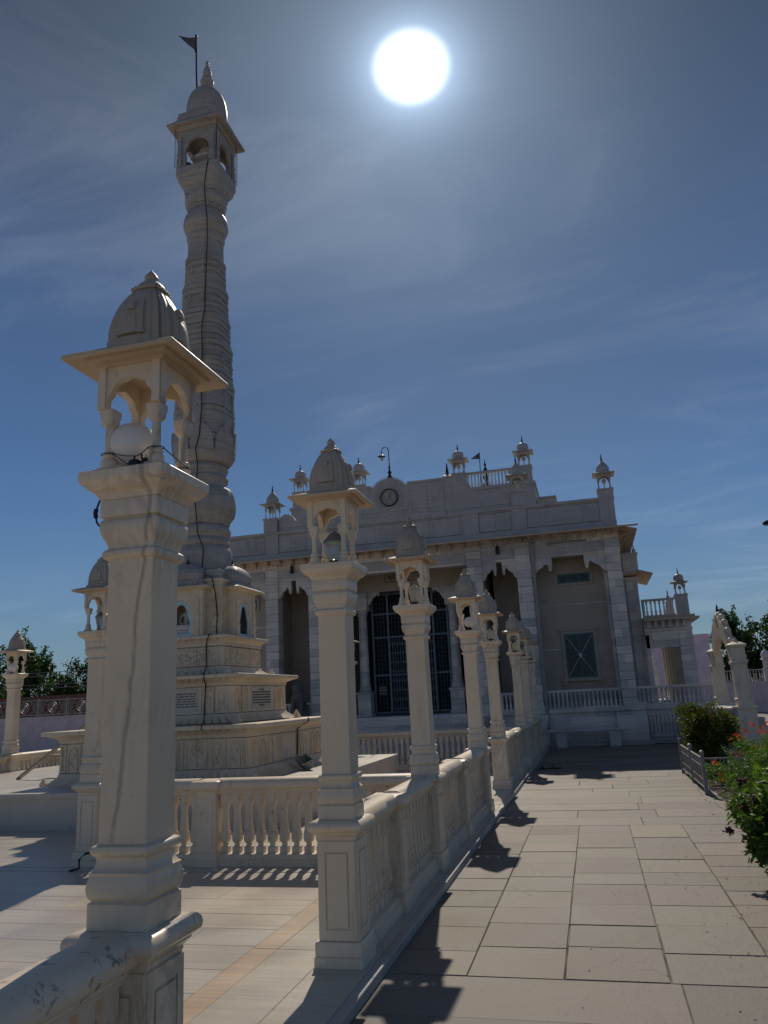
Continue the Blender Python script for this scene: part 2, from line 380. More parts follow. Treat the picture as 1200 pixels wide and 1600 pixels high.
def skin_mesh(name, nodes, edges, mat, sub=2, root=0):
    """one continuous body grown over a skeleton: nodes = (x,y,z,radius)."""
    me = bpy.data.meshes.new(name); me.from_pydata([n[:3] for n in nodes], edges, [])
    o = bpy.data.objects.new(name, me); col.objects.link(o)
    md = o.modifiers.new('skin', 'SKIN'); md.use_smooth_shade = True
    for i, n in enumerate(nodes):
        r = n[3]; me.skin_vertices[0].data[i].radius = (r, n[4] if len(n) > 4 else r)
        me.skin_vertices[0].data[i].use_root = (i == root)
    sb = o.modifiers.new('sub', 'SUBSURF'); sb.levels = sub; sb.render_levels = sub
    dg = bpy.context.evaluated_depsgraph_get(); dg.update()
    ev = o.evaluated_get(dg); m2 = bpy.data.meshes.new_from_object(ev)
    bpy.data.objects.remove(o); bpy.data.meshes.remove(me)
    m2.name = name; m2.materials.clear(); m2.materials.append(mat); m2.shade_smooth()
    return m2
# ------------------------------------------------------------------ ground
PZ = -0.06                                  # path level; court level is 0
def tiles(name, rects, z, mat, gap=.006, base=(1,1,1), var=.10, hv=.0015, thick=.03, kind='structure'):
    mb = MB()
    for x0, x1, y0, y1, *c in rects:
        cc = c[0] if c else None
        k = 1+random.uniform(-var, var)
        t = tuple(b*k*(1+random.uniform(-.03, .03)) for b in (cc or base))
        g = gap*random.choice((.25, .45, .7, 1.0, 1.35)); dz = random.uniform(-hv, hv); tl = random.uniform(-hv, hv)*.5
        j = lambda: random.uniform(-.2, .2)*gap
        b = .003
        X0, X1, Y0, Y1 = x0+g/2+j(), x1-g/2+j(), y0+g/2+j(), y1-g/2+j()
        zt = z+dz
        mb.rings([[(X0,Y0,z-thick),(X1,Y0,z-thick),(X1,Y1,z-thick),(X0,Y1,z-thick)],
                  [(X0,Y0,zt-b),(X1,Y0,zt-b+tl),(X1,Y1,zt-b+tl),(X0,Y1,zt-b)],
                  [(X0+b,Y0+b,zt),(X1-b,Y0+b,zt+tl),(X1-b,Y1-b,zt+tl),(X0+b,Y1-b,zt)]])
        mb.tint += [(*t, 1)]*(len(mb.f)-len(mb.tint))
    return struct(name, mb, mat)
g = MB(); g.add([(-600,-400,PZ-.05),(600,-400,PZ-.05),(600,900,PZ-.05),(-600,900,PZ-.05)], [(0,1,2,3)])
struct('ground', g, plain('earth', (.42, .35, .27), .9, noise=.15, nscale=.8))
R_ = []
edges = [-1.43, -.93, -.345, .262, .872, 1.58, 2.25, 2.9, 3.6]
def rowfill(x0, x1, y0, y1, lmin, lmax):
    x = x0
    while x < x1-.01:
        L = random.uniform(lmin, lmax)
        if x1-(x+L) < lmin*.6: L = x1-x
        R_.append((x, x+L, y0, y1)); x += L
y = 5.16
for i in range(len(edges)-1):               # long slabs in files along the walk
    yy = 5.16+random.uniform(0, .02)
    while yy < 10.62:
        L = random.uniform(.42, .68)
        if 10.62-(yy+L) < .3: L = 10.62-yy
        wet = (.80, .80, .74) if random.random() < .1 else ((1.12, 1.07, 1.0) if random.random() < .15 else (1,1,1))
        if i == 4 and 5.6 < yy < 6.9: wet = (1.06, .98, .88)
        R_.append((edges[i], edges[i+1], yy, yy+L, wet)); yy += L
R_.append((.262, .872, 6.2, 6.2))
R_.pop()
yy = 5.16
for L in (.62, .74, .66, .8, .6, .7):
    rowfill(-1.43, 3.6, yy-L, yy, 1.0, 1.9); yy -= L
while yy > -3: 
    L = random.uniform(.6, .8); rowfill(-1.43, 3.6, yy-L, yy, 1.0, 1.9); yy -= L
yy = 10.62
while yy < 24.95:
    L = random.uniform(.38, .72)
    if 24.98-(yy+L) < .35: L = 24.98-yy
    rowfill(-1.43, 6, yy, yy+L, .9, 2.0); yy += L
paving = tiles('path', R_, PZ, M_path, .009, var=.16, hv=.0022)
G_ = MB(); G_.box(-1.44, 6.02, -3.5, 24.99, PZ-.045, PZ-.007); struct('path_bed', G_, M_grout)
# pavement beyond the walk: large pale slabs reaching the boundary wall
R_ = []
yy = 10.62
Rf = []
for y0 in np.arange(24.99, 47, 2.0):
    for x0 in np.arange(3.9, 44, 2.0): Rf.append((x0, x0+2, y0, y0+2))
for y0 in np.arange(-3, 24.99, 2.0):
    for x0 in np.arange(6.03, 30, 2.0): Rf.append((x0, x0+2, y0, min(y0+2, 24.98)))
tiles('pavement', Rf, PZ-.004, M_path, .02, base=(1.08,1.04,1.0), var=.06, hv=.002)
# court of marble slabs with a pink strip
R_ = []
def court_rows(x0, x1, y0, y1, w, lmin, lmax, shade=(1,1,1)):
    yy = y0
    while yy < y1-.01:
        L = min(w*random.uniform(.85, 1.15), y1-yy)
        if y1-(yy+L) < w*.4: L = y1-yy
        x = x0+random.uniform(-.3, 0)
        x = x0
        while x < x1-.01:
            D = random.uniform(lmin, lmax)
            if x1-(x+D) < lmin*.6: D = x1-x
            c = random.choice([(1,1,1),(1.02,1.0,.97),(.98,.99,1.0),(1.0,.97,.94),(.95,.95,.95)])
            R_.append((x, x+D, yy, yy+L, tuple(a*b for a,b in zip(shade,c)))); x += D
        yy += L
court_rows(-22, -2.42, -3, 7.62, .42, .9, 2.2)
court_rows(-22, -1.502, 7.82, 25, .3, .7, 1.5)
yy = -3
while yy < 7.6:
    L = random.uniform(1.0, 1.6); L = min(L, 7.62-yy)
    R_.append((-2.42, -2.24, yy, yy+L, (1.03, .86, .75))); R_.append((-2.24, -1.86, yy, yy+L, (.86,.88,.86))); R_.append((-1.86, -1.502, yy, yy+L, (.92,.92,.88))); yy += L
x = -22
while x < -1.53:
    L = random.uniform(.9, 1.5); L = min(L, -1.503-x); R_.append((x, x+L, 7.64, 7.80, (.92,.95,.98))); x += L
tiles('court', R_, 0.0, M_court, .0025, var=.03, hv=.0003)
G_ = MB(); G_.box(-22.05, -1.52, -3.5, 26.02, -.05, -.004); struct('court_bed', G_, M_groutc)
k = MB(); yy = -3.0
while yy < 24.9:
    L = random.uniform(.9, 1.4); k.rect(-1.5, -1.432, yy+.0015, min(yy+L, 24.9)-.0015, [(0, -.10), (0, -.004), (-.004, .001)]); yy += L
tag(obj('kerb', k.mesh('kerb', M_kerb, smooth=0)), kind='structure')

# ------------------------------------------------------------------ lamp pillars
def meshes_lamp():
    D = {}
    b = MB()
    b.sq(0, 0, [(.158,-.002),(.158,.055),(.154,.06),(.148,.062),(.152,.066),(.152,.135),(.145,.145),(.124,.147),(.124,.735),(.128,.742),(.128,.752),(.142,.768),(.150,.775),(.150,.785),(.164,.790),(.177,.802),(.181,.820),(.177,.840),(.166,.852),(.150,.858)], .02)
    for (dx, dy) in ((0,-1),(1,0),(0,1),(-1,0)):      # sunk-looking panels: a proud frame and a proud field
        def bx(u0, u1, z0, z1, t):
            if dx == 0: b.box(u0, u1, dy*.124-(t if dy<0 else 0), dy*.124+(t if dy>0 else 0), z0, z1)
            else: b.box(dx*.124-(t if dx<0 else 0), dx*.124+(t if dx>0 else 0), u0, u1, z0, z1)
        for r_ in ((-.121,-.080,.15,.73),(.080,.121,.15,.73),(-.0795,.0795,.67,.73),(-.0795,.0795,.15,.21),(-.066,.066,.224,.656)): bx(*r_, .009)
    D['pedestal'] = b.mesh('pedestal', M_lamp)
    b = MB()
    b.sq(0, 0, [(.121,.859),(.121,.943),(.117,.947),(.111,.949),(.112,.953),(.120,.960),(.125,.975),(.127,.992),(.125,1.010),(.120,1.028),(.118,1.036),(.120,1.040),(.121,1.046),(.115,1.050),(.106,1.062),(.102,1.078),(.103,1.092),(.108,1.100),(.114,1.104),(.119,1.112),(.120,1.122),(.116,1.132),(.108,1.137),(.099,1.140),(.0985,1.16),
                     (.0975,2.18),(.099,2.186),(.108,2.190),(.116,2.198),(.118,2.208),(.116,2.220),(.108,2.228),(.102,2.232),(.103,2.245),(.110,2.262),(.119,2.280),(.126,2.302),(.128,2.325),(.126,2.340),(.120,2.347),(.114,2.350),(.114,2.353),(.125,2.357),(.127,2.362),(.127,2.425),(.125,2.428)], .035)
    D['shaft'] = b.mesh('shaft', M_lamp)
    b = MB(); b.sq(0, 0, [(.128,2.4285),(.134,2.440),(.141,2.452),(.153,2.463),(.166,2.470),(.170,2.474),(.170,2.478),(.180,2.486),(.188,2.498),(.191,2.508),(.191,2.535),(.186,2.540)], .03)
    D['capital'] = b.mesh('capital', M_lamp)
    b = MB()                                  # one colonnette round its own axis
    b.sq(0, 0, [(.036,2.541),(.036,2.560),(.033,2.563)], .1)
    b.lathe(0, 0, [(.031,2.562),(.033,2.570),(.033,2.590),(.029,2.598),(.024,2.602),(.028,2.606),(.030,2.614),(.027,2.622),(.0195,2.627),(.0185,2.64),(.0178,2.735),(.022,2.742),(.025,2.748)], 12)
    b.sq(0, 0, [(.023,2.7475),(.026,2.755),(.028,2.766),(.028,2.776),(.031,2.785),(.032,2.790),(.032,2.812)], .12)
    D['colonnette'] = b.mesh('colonnette', M_lamp, smooth=24)
    for key, scal in (('plain', False), ('scalloped', True)):
        b = MB(); wv, th = .143, .032
        pan = arch_panel(.139, 2.8125, 3.005, .098, 2.8125, 2.937, 5, .20)
        for s_ in (-1, 1):
            b.prism(pan, 'y', s_*wv-(th if s_>0 else 0), s_*wv+(th if s_<0 else 0))
        pan2 = arch_panel(.110, 2.8127, 3.004, .096, 2.8127, 2.935, 5, .20)
        for s_ in (-1, 1):
            b.prism(pan2, 'x', s_*(wv-.002)-(th if s_>0 else 0), s_*(wv-.002)+(th if s_<0 else 0))
        for s_ in (-1, 1):                    # rosettes and corner strips
            for q in (-1, 1):
                for c_ in (-1, 1):
                    if c_: b.prism([(q*.075+.017*math.cos(t), 2.955+.017*math.sin(t)) for t in np.linspace(0, 2*PI, 13)[:-1]], 'y', s_*wv-.004 if s_<0 else wv, s_*wv if s_<0 else wv+.004) if c_ == 1 else None
                b.prism([(q*.075+.007*math.cos(t), 2.955+.007*math.sin(t)) for t in np.linspace(0, 2*PI, 9)[:-1]], 'y', s_*wv-.008 if s_<0 else wv+.0041, s_*wv-.0041 if s_<0 else wv+.008)
                xx = q*.124; b.box(xx-.017, xx+.017, s_*(wv+.0045)-.0045, s_*(wv+.0045)+.0045, 2.8130, 2.998)
                b.box(s_*(wv+.0015)-.0045, s_*(wv+.0015)+.0045, xx-.015, xx+.015, 2.8130, 2.998)
        D['arcade_'+key] = b.mesh('arcade', M_lamp)
        b = MB()
        if not scal:
            b.sq(0, 0, [(.144,2.992),(.150,2.992),(.156,2.998),(.158,3.006),(.166,3.010),(.182,3.012),(.190,3.019),(.192,3.026),(.196,3.026),(.238,3.008),(.246,3.005),(.251,3.009),(.252,3.021),(.246,3.029),(.170,3.056),(.160,3.058)], .012)
        else:
            b.sq(0, 0, [(.144,3.0055),(.152,3.009),(.156,3.018),(.166,3.024),(.236,3.012),(.244,3.012),(.247,3.016),(.247,3.026),(.240,3.032),(.168,3.056),(.160,3.058)], .012)
            for i in range(19):
                u = -.225+i*.025
                for s_ in (-1, 1):
                    b.lathe(u, s_*.226, [(.0095,3.0125),(.010,3.004),(.006,2.996),(.001,2.993)], 6); b.lathe(s_*.226, u, [(.0095,3.0125),(.010,3.004),(.006,2.996),(.001,2.993)], 6)
            for sx_ in (-1, 1):
                for sy_ in (-1, 1): b.lathe(sx_*.215, sy_*.215, [(.02,3.034),(.024,3.045),(.014,3.062),(.002,3.075)], 8)
        D['eave_'+key] = b.mesh('eave', M_soffit)
    def shik(prof, k=1.0):
        # curved spire on a stepped (ribbed) plan
        a = [(1,.0),(1,.30),(.955,.34),(.955,.56),(.88,.60),(.86,.80),(.80,.86)]
        q = [(x, y) for x, y in a] + [(y, x) for x, y in reversed(a)][0:]
        q = [p_ for i, p_ in enumerate(q) if i == 0 or p_ != q[i-1]]
        full = []
        for r_ in range(4):
            for (x, y) in q[:-1]:
                c, s_ = math.cos(r_*PI/2), math.sin(r_*PI/2); full.append((x*c-y*s_, x*s_+y*c))
        return full
    SH = shik(None)
    b = MB()
    b.sect(0, 0, [(.166,3.0585),(.166,3.082),(.160,3.085),(.150,3.087)], SH)
    b.sect(0, 0, [(.150,3.0875),(.151,3.120),(.148,3.123),(.146,3.125),(.1465,3.16),(.143,3.195),(.136,3.23),(.126,3.265),(.113,3.30),(.098,3.33),(.083,3.356),(.070,3.374),(.062,3.382)], SH)
    for r_ in range(4):                       # curved rib with a small spirelet on each face
        c, s_ = math.cos(r_*PI/2), math.sin(r_*PI/2)
        for (hw0, hw1, L) in ((.062, .040, [(.158,3.126),(.159,3.16),(.155,3.195),(.148,3.23),(.138,3.262),(.125,3.290),(.112,3.300)]), (.034, .022, [(.166,3.127),(.167,3.17),(.163,3.20),(.150,3.225),(.140,3.228)]), (.016,.012,[(.160,3.24),(.158,3.262),(.147,3.282),(.130,3.286)])):
            V = []; F = []; n_ = len(L)
            for i, (o_, zz) in enumerate(L):
                w2 = hw0+(hw1-hw0)*i/(n_-1)
                V += [(.08, -w2, zz), (o_-.004, -w2, zz), (o_, -w2+.006, zz), (o_, w2-.006, zz), (o_-.004, w2, zz), (.08, w2, zz)]
            for i in range(n_-1):
                for k_ in range(5): q_ = 6*i+k_; F.append((q_, q_+1, q_+7, q_+6))
            F.append(tuple(6*(n_-1)+k_ for k_ in range(6))); F.append(tuple(reversed(range(6))))
            b.add([(x*c-y*s_, x*s_+y*c, z) for x, y, z in V], F)
    D['dome'] = b.mesh('dome', M_lampD, smooth=40)
    b = MB()
    b.sect(0, 0, [(.062,3.3825),(.070,3.385),(.074,3.391),(.072,3.398),(.064,3.403)], SH)
    b.lathe(0, 0, [(.066,3.4035),(.064,3.410),(.055,3.422),(.046,3.430),(.044,3.433),(.034,3.442),(.024,3.447),(.023,3.451),(.029,3.457),(.031,3.465),(.027,3.475),(.017,3.488),(.007,3.499),(.001,3.507)], 16)
    D['finial'] = b.mesh('finial', M_lampD)
    b = MB(); b.sphere((0, 0, 2.672), .107, 28, 16); D['globe'] = b.mesh('globe', M_globe, smooth=80)
    b = MB(); b.lathe(0, 0, [(.05,2.541),(.052,2.553),(.042,2.56),(.045,2.575),(.036,2.58)], 14); D['holder'] = b.mesh('holder', M_dark)
    b = MB(); b.lathe(0, 0, [(.045,2.580),(.060,2.592),(.072,2.64),(.082,2.70),(.084,2.705)], 16); D['lantern'] = b.mesh('lantern', M_lglass, smooth=60)
    b = MB(); b.lathe(0, 0, [(.088,2.7055),(.088,2.715),(.074,2.735),(.066,2.738),(.050,2.762),(.030,2.778),(.014,2.784),(.012,2.796),(.002,2.802)], 16); D['lantern_lid'] = b.mesh('lantern_lid', M_tray)
    b = MB(); b.lathe(0, 0, [(.034,2.580),(.05,2.60),(.064,2.69),(.068,2.70)], 6); D['hexlantern'] = b.mesh('lantern', M_hex, smooth=0)
    b = MB(); b.lathe(0, 0, [(.074,2.7005),(.074,2.706),(.042,2.742),(.014,2.758),(.008,2.775),(.001,2.778)], 6); D['hex_lid'] = b.mesh('lantern_lid', M_hex, smooth=0)
    b = MB()
    b.lathe(0, 0, [(.020,3.507),(.034,3.53),(.020,3.55),(.012,3.555),(.022,3.575),(.012,3.60),(.007,3.61),(.012,3.625),(.002,3.67)], 12); D['spire'] = b.mesh('spire', M_dark)
    return D
M_lampD = marble('weathered_cream_marble', (.47, .40, .32), vein=(.2, .17, .14), vamt=.4, stain=(.20,.17,.14), samt=.55, rough=.5)
M_hex = plain('frosted_lantern', (.50, .48, .36), .25, noise=.05)
LM = meshes_lamp()
def lamp_pillar(x, y, label, style='plain', lamp='globe', spire=False, group='lamp pillars along the walk', ped=True, z=0):
    t = thing('lamp_pillar', label, 'lamp pillar', (x, y, z), group)
    obj('pedestal', LM['pedestal'], t); obj('shaft', LM['shaft'], t); obj('capital', LM['capital'], t)
    c = obj('canopy', LM['arcade_'+style], t)
    for sx_ in (-1, 1):
        for sy_ in (-1, 1): obj('colonnette', LM['colonnette'], c, (sx_*.107, sy_*.107, 0))
    obj('eave', LM['eave_'+style], c)
    d = obj('dome', LM['dome'], t); obj('finial', LM['finial'], d)
    if spire: obj('spire', LM['spire'], d)
    ox, oy = (-.050, -.025) if lamp == 'globe' else (.01, 0)
    h = obj('lamp', LM['holder'], t, (ox, oy, 0))
    if lamp == 'globe': obj('globe', LM['globe'], h)
    elif lamp == 'smallglobe': g_ = obj('globe', LM['globe'], h, (0, 0, .75)); g_.scale = (.72, .72, .72)
    elif lamp == 'lantern': obj('lantern_glass', LM['lantern'], h); obj('lantern_lid', LM['lantern_lid'], h)
    else: obj('lantern_glass', LM['hexlantern'], h); obj('lantern_lid', LM['hex_lid'], h)
    if (x, y) != (-1.70, 2.73):                # settled a little out of true, each differently
        q_ = random.Random(int(x*10+y*100)); t.rotation_euler = (math.radians(q_.uniform(-.35,.35)), math.radians(q_.uniform(-.35,.35)), math.radians(q_.uniform(-1.5,1.5)))
    return t
RX = -1.70
rows = [2.73, 5.17, 7.92, 11.62, 14.25, 18.75, 21.2, 24.0]
lamp_pillar(RX, rows[0], 'tallest looking cream marble lamp pillar in the near foreground, large white globe and wires under its canopy')
lamp_pillar(RX, rows[1], 'marble lamp pillar with cracked capital and a dark glass lantern, pedestal beside the entrance gap', lamp='lantern')
lamp_pillar(RX, rows[2], 'marble lamp pillar with bead-edged eave and pale hexagonal lantern, before the temple gate', 'scalloped', 'hex')
lamp_pillar(RX, rows[3], 'marble lamp pillar with a small white globe, just before the second gap in the balustrade', lamp='smallglobe')
lamp_pillar(RX, rows[4], 'marble lamp pillar with hexagonal lantern standing right after the second gap, half behind another', lamp='hex')
lamp_pillar(RX, rows[5], 'marble lamp pillar with bead-edged eave standing clear in front of the brown temple recess', 'scalloped', 'hex')
lamp_pillar(RX, rows[6], 'distant shaded lamp pillar topped by a thin dark metal spire', lamp='hex', spire=True)
lamp_pillar(RX, rows[7], 'farthest lamp pillar, standing in shade against the temple drainpipe', lamp='hex')
PLX = -5.53
lamp_pillar(PLX, 8.0, 'marble lamp pillar left of the big near one, greenish lantern, on the cross balustrade end', lamp='lantern', group='lamp pillars round the tower court')
lamp_pillar(-12.2, 14.6, 'marble lamp pillar at the left edge of the photo before the dark trees', lamp='globe', group='lamp pillars round the tower court')
lamp_pillar(-5.72, 18.3, 'marble lamp pillar mostly hidden behind the second pillar of the walk', lamp='hex', group='lamp pillars round the tower court')

# wires on the nearest pillar
b = MB()
def sag(p, q, n=8, s_=.02):
    p, q = Vector(p), Vector(q); return [p.lerp(q, i/n)-Vector((0,0,s_*4*(i/n)*(1-i/n))) for i in range(n+1)]
cx0, cy0 = RX, rows[0]
def ring(cx, cy, r, z, n=12, dz=0): return [(cx+r*math.cos(2*PI*i/n), cy+r*math.sin(2*PI*i/n), z+dz*math.sin(2*PI*i/n)) for i in range(n+1)]
b.tube(ring(cx0+.107, cy0-.107, .0315, 2.628, dz=.004), .0024, 5); b.tube(ring(cx0-.107, cy0-.107, .0315, 2.626, dz=.003), .0022, 5); b.tube(ring(cx0+.107, cy0+.107, .031, 2.596, dz=.003), .0024, 5)
b.tube(sag((cx0+.137, cy0-.10, 2.626), (cx0+.137, cy0+.107, 2.60), s_=.004), .0024, 5)
b.tube(sag((cx0-.09, cy0-.135, 2.625), (cx0+.03, cy0-.12, 2.60), s_=.006), .0018, 5)
b.tube(sag((cx0-.09, cy0-.135, 2.627), (cx0+.02, cy0-.13, 2.545), s_=-.004), .0018, 5)
b.tube(sag((cx0+.03, cy0-.12, 2.60), (cx0+.09, cy0-.133, 2.628), s_=.004), .0022, 5)
b.tube([(cx0+.02, cy0-.12, 2.60), (cx0+.015, cy0-.122, 2.575), (cx0+.03, cy0-.118, 2.55)], .004, 5)
b.tube([(cx0+.05, cy0-.12, 2.605), (cx0+.055, cy0-.122, 2.58), (cx0+.045, cy0-.118, 2.55)], .004, 5)
b.tube([(cx0+.0, cy0-.14, 2.545), (cx0+.05, cy0-.15, 2.547), (cx0+.08, cy0-.14, 2.57), (cx0+.078, cy0-.13, 2.6)], .0022, 5)
single('lamp_wiring', b, M_cable, 'thin black wires tied round the colonnettes of the nearest lamp canopy', 'wire', (cx0, cy0, 2.54))
b = MB()
b.lathe(cx0+.015, cy0-.11, [(.012,2.541),(.026,2.548),(.030,2.565),(.024,2.582),(.012,2.588)], 12); b.lathe(cx0+.068, cy0-.108, [(.012,2.541),(.024,2.548),(.027,2.567),(.020,2.585),(.010,2.59)], 12)
single('lamp_socket_pair', b, M_shoe, 'pair of dark bulb sockets beside the globe in the nearest lamp canopy', 'lamp socket', (cx0+.04, cy0-.11, 2.541))
b = MB()
b.tube([(cx0-.145, cy0-.10, 2.445), (cx0-.150, cy0-.105, 2.42), (cx0-.154, cy0-.11, 2.40)], .004, 6)
b.tube([(cx0-.154, cy0-.11, 2.402), (cx0-.158, cy0-.11, 2.385), (cx0-.155, cy0-.11, 2.365)], .009, 8)
b.tube([(cx0-.155, cy0-.11, 2.367), (cx0-.150, cy0-.11, 2.345), (cx0-.138, cy0-.11, 2.330), (cx0-.126, cy0-.105, 2.326)], .004, 6)
single('cable_joint', b, M_cable, 'short black taped cable hanging below the capital of the nearest pillar', 'cable', (cx0-.15, cy0-.1, 2.34))

# ------------------------------------------------------------------ balustrades
b = MB(); b.sq(0, 0, [(.041,.115),(.041,.175),(.038,.180),(.026,.184),(.022,.200),(.024,.212),(.038,.228),(.043,.250),(.044,.300),(.041,.325),(.036,.330),(.036,.338),(.035,.36),(.029,.46),(.027,.52),(.029,.56),(.036,.585),(.042,.600),(.043,.606),(.043,.700)], .06)
BAL = b.mesh('baluster', M_rail)
def post_mb(b, x, y, h=.112):
    b.sq(x, y, [(h+.035,-.002),(h+.035,.055),(h+.02,.065),(h+.02,.125),(h,.135),(h,.72),(h+.005,.73),(h+.015,.745),(h+.03,.755),(h+.045,.772),(h+.052,.79),(h+.052,.815),(h+.044,.838),(h+.03,.848)], .03)
    for s_ in (-1, 1):
        b.box(x-h+.035, x+h-.035, y+s_*h-(.007 if s_<0 else 0), y+s_*h+(.007 if s_>0 else 0), .20, .66)
        b.box(x+s_*h-(.007 if s_<0 else 0), x+s_*h+(.007 if s_>0 else 0), y-h+.035, y+h-.035, .20, .66)
def balustrade(p0, p1, label, posts=(), spacing=.134, group='marble balustrades round the tower court', rtop=.862, z=0, rail=True, r0=.0, r1=.0, name='balustrade', bal=None, curve=False):
    """along x or y between p0 and p1 (ends of the clear span)."""
    ax = 0 if abs(p1[0]-p0[0]) > abs(p1[1]-p0[1]) else 1
    a0, a1 = (p0[ax], p1[ax]) if p0[ax] < p1[ax] else (p1[ax], p0[ax]); c = p0[1-ax]
    P = (lambda a, q: (a, q)) if ax == 0 else (lambda a, q: (q, a))
    x, y = P((a0+a1)/2, c); t = thing(name, label, 'balustrade', (x, y, z), group)
    segs = []; e = a0
    for s_ in sorted(posts): segs.append((e, s_-.112)); e = s_+.112
    segs.append((e, a1))
    bb = MB(); rr = MB()
    for (s0, s1) in segs:
        # base course, sub-rail, rounded coping
        sect_b = [(.112,-.002),(.112,.058),(.098,.066),(.090,.068),(.090,.112),(.084,.116)]
        sect_r = [(.046,.7002),(.055,.706),(.060,.722),(.072,.732),(.072,.744),(.078,.750),(.098,.758),(.108,.770),(.112,.788),(.109,.812),(.098,.834),(.075,.852),(.035,rtop)]
        for mb_, prof in ((bb, sect_b), (rr, sect_r)):
            pl = [(c-w_, z_) for w_, z_ in prof]+[(c+w_, z_) for w_, z_ in reversed(prof)]
            q0, q1 = s0-.001, s1+.001
            mb_.prism([(u, zz+z) for u, zz in pl], 'x' if ax == 0 else 'y', q0, q1)
        n = max(1, int(round((s1-s0-.02)/spacing)))
        st = (s1-s0)/n
        for i in range(n):
            px, py = P(s0+st*(i+.5), c)
            obj('baluster', bal or BAL, t, (px-x, py-y, 0))
    bb.v = [(vx, vy, vz) for vx, vy, vz in bb.v]
    part('base_course', bb, M_rail, t); part('coping', rr, M_rail, t, smooth=32)
    for s_ in posts:
        px, py = P(s_, c); q = MB(); post_mb(q, px, py); q.v = [(vx, vy, vz+z) for vx, vy, vz in q.v]
        part('post', q, M_rail, t)
    return t
G1 = 'marble balustrades along the walk'
balustrade((RX, -2.2), (RX, rows[0]-.127), 'balustrade in the lower left corner running to the nearest lamp pillar, mottled coping', group=G1)
balustrade((RX, rows[1]+.127), (RX, rows[2]-.127), 'first balustrade stretch of the walk after the entrance gap, between two pillars', posts=(6.42,), group=G1)
balustrade((RX, rows[2]+.127), (RX, rows[3]-.127), 'balustrade stretch of the walk ending at the second gap', posts=(9.7,), group=G1)
balustrade((RX, rows[4]+.127), (RX, rows[5]-.127), 'balustrade stretch of the walk beyond the second gap', posts=(16.5,), group=G1)
balustrade((RX, rows[5]+.127), (RX, rows[6]-.127), 'shaded balustrade stretch of the walk past the clear-standing pillar', group=G1)
balustrade((RX, rows[6]+.127), (RX, rows[7]-.127), 'last balustrade stretch of the walk against the temple', posts=(22.6,), group=G1)
balustrade((PLX+.127, 8.0), (RX-.15, 8.0), 'cross balustrade in front of the tower with sunlit gaps throwing striped shadow', posts=(-4.10,))
balustrade((-5.59, 18.3), (RX-.15, 18.3), 'cross balustrade behind the tower, before the temple steps')
balustrade((-12.2, 14.78), (-12.2, 18.2), 'side balustrade left of the tower, going back from the edge pillar')
balustrade((-12.2, 11.4), (-12.2, 14.42), 'side balustrade at the left photo edge, in front of the edge pillar')

# ------------------------------------------------------------------ platform and tower
TX, TY = -6.94, 13.2
pf = MB()
pf.box(-15.5, -4.06, 10.30, 16.1, -.002, .43); pf.box(-15.54, -4.02, 10.26, 16.14, .4305, .50)
pf.box(-15.5, -4.04, 10.27, 16.12, -.003, .05)
single('platform', pf, marble('platform_marble', (.55,.50,.43), vamt=.35, stain=(.40,.25,.17), samt=.6, rough=.45), 'low marble platform the carved tower stands on, sunlit top', 'platform', (TX, TY, 0), smooth=0)
tw = thing('victory_tower', 'tall carved marble tower with stepped square base, tapering shaft and domed top pavilion', 'tower', (TX, TY, .5))
def petals(b, h, z0, z1, out, n, drop=.6, phase=0):
    """gadrooned moulding on the four sides of a square of half width h, between z0 (low) and z1 (high); out = overhang at low (or top if negative drop)."""
    N = n*6
    for r_ in range(4):
        c, s_ = math.cos(r_*PI/2), math.sin(r_*PI/2)
        prof = 6; V = []
        for j in range(prof+1):
            tt = j/prof
            for i in range(N+1):
                u = i/N
                wv = abs(math.sin(PI*n*u))**.6
                if drop > 0: o_ = out*(1-tt)**1.5; o_ *= (.34+.66*wv)      # skirt, widest at the foot
                else: o_ = out*tt**1.6; o_ *= (.34+.66*wv)                 # cove, widest at the top
                ww = (h+o_)
                x = -ww+2*ww*u; V.append((x, -(h+o_), z0+(z1-z0)*tt))
        b0 = [(x*c-y*s_, x*s_+y*c, z) for x, y, z in V]
        b0 = [(TX+x, TY+y, z) for x, y, z in b0]
        F = []
        for j in range(prof):
            for i in range(N): a = j*(N+1)+i; F.append((a, a+1, a+N+2, a+N+1))
        b.add(b0, F)
def arch_relief(b, u, z0, z1, w_, face, plane, t=.022):
    """thin arch-shaped outline proud of a face. face: 's' (normal -y) or 'e' (normal +x)."""
    o_ = [(-w_, z0), (-w_, z0+(z1-z0)*.6)]+[(w_*math.cos(a), z0+(z1-z0)*.6+(z1-z0)*.4*math.sin(a)) for a in np.linspace(PI, 0, 9)]+[(w_, z0)]
    k_ = .74; inn = [(x*k_, z0+.01+(z-z0)*.94) for x, z in o_]
    P = o_+inn[::-1]
    P = [(u+x, z) for x, z in P]
    if face == 's': b.prism(P, 'y', plane-t, plane)
    else: b.prism(P, 'x', plane, plane+t)
def frame_relief(b, u0, u1, z0, z1, face, plane, w_=.02, t=.022):
    for (a, c_, d_, e_) in ((u0,u1,z0,z0+w_),(u0,u1,z1-w_,z1),(u0,u0+w_,z0+w_,z1-w_),(u1-w_,u1,z0+w_,z1-w_)):
        if face == 's': b.box(a, c_, plane-t, plane, d_, e_)
        else: b.box(plane, plane+t, a, c_, d_, e_)
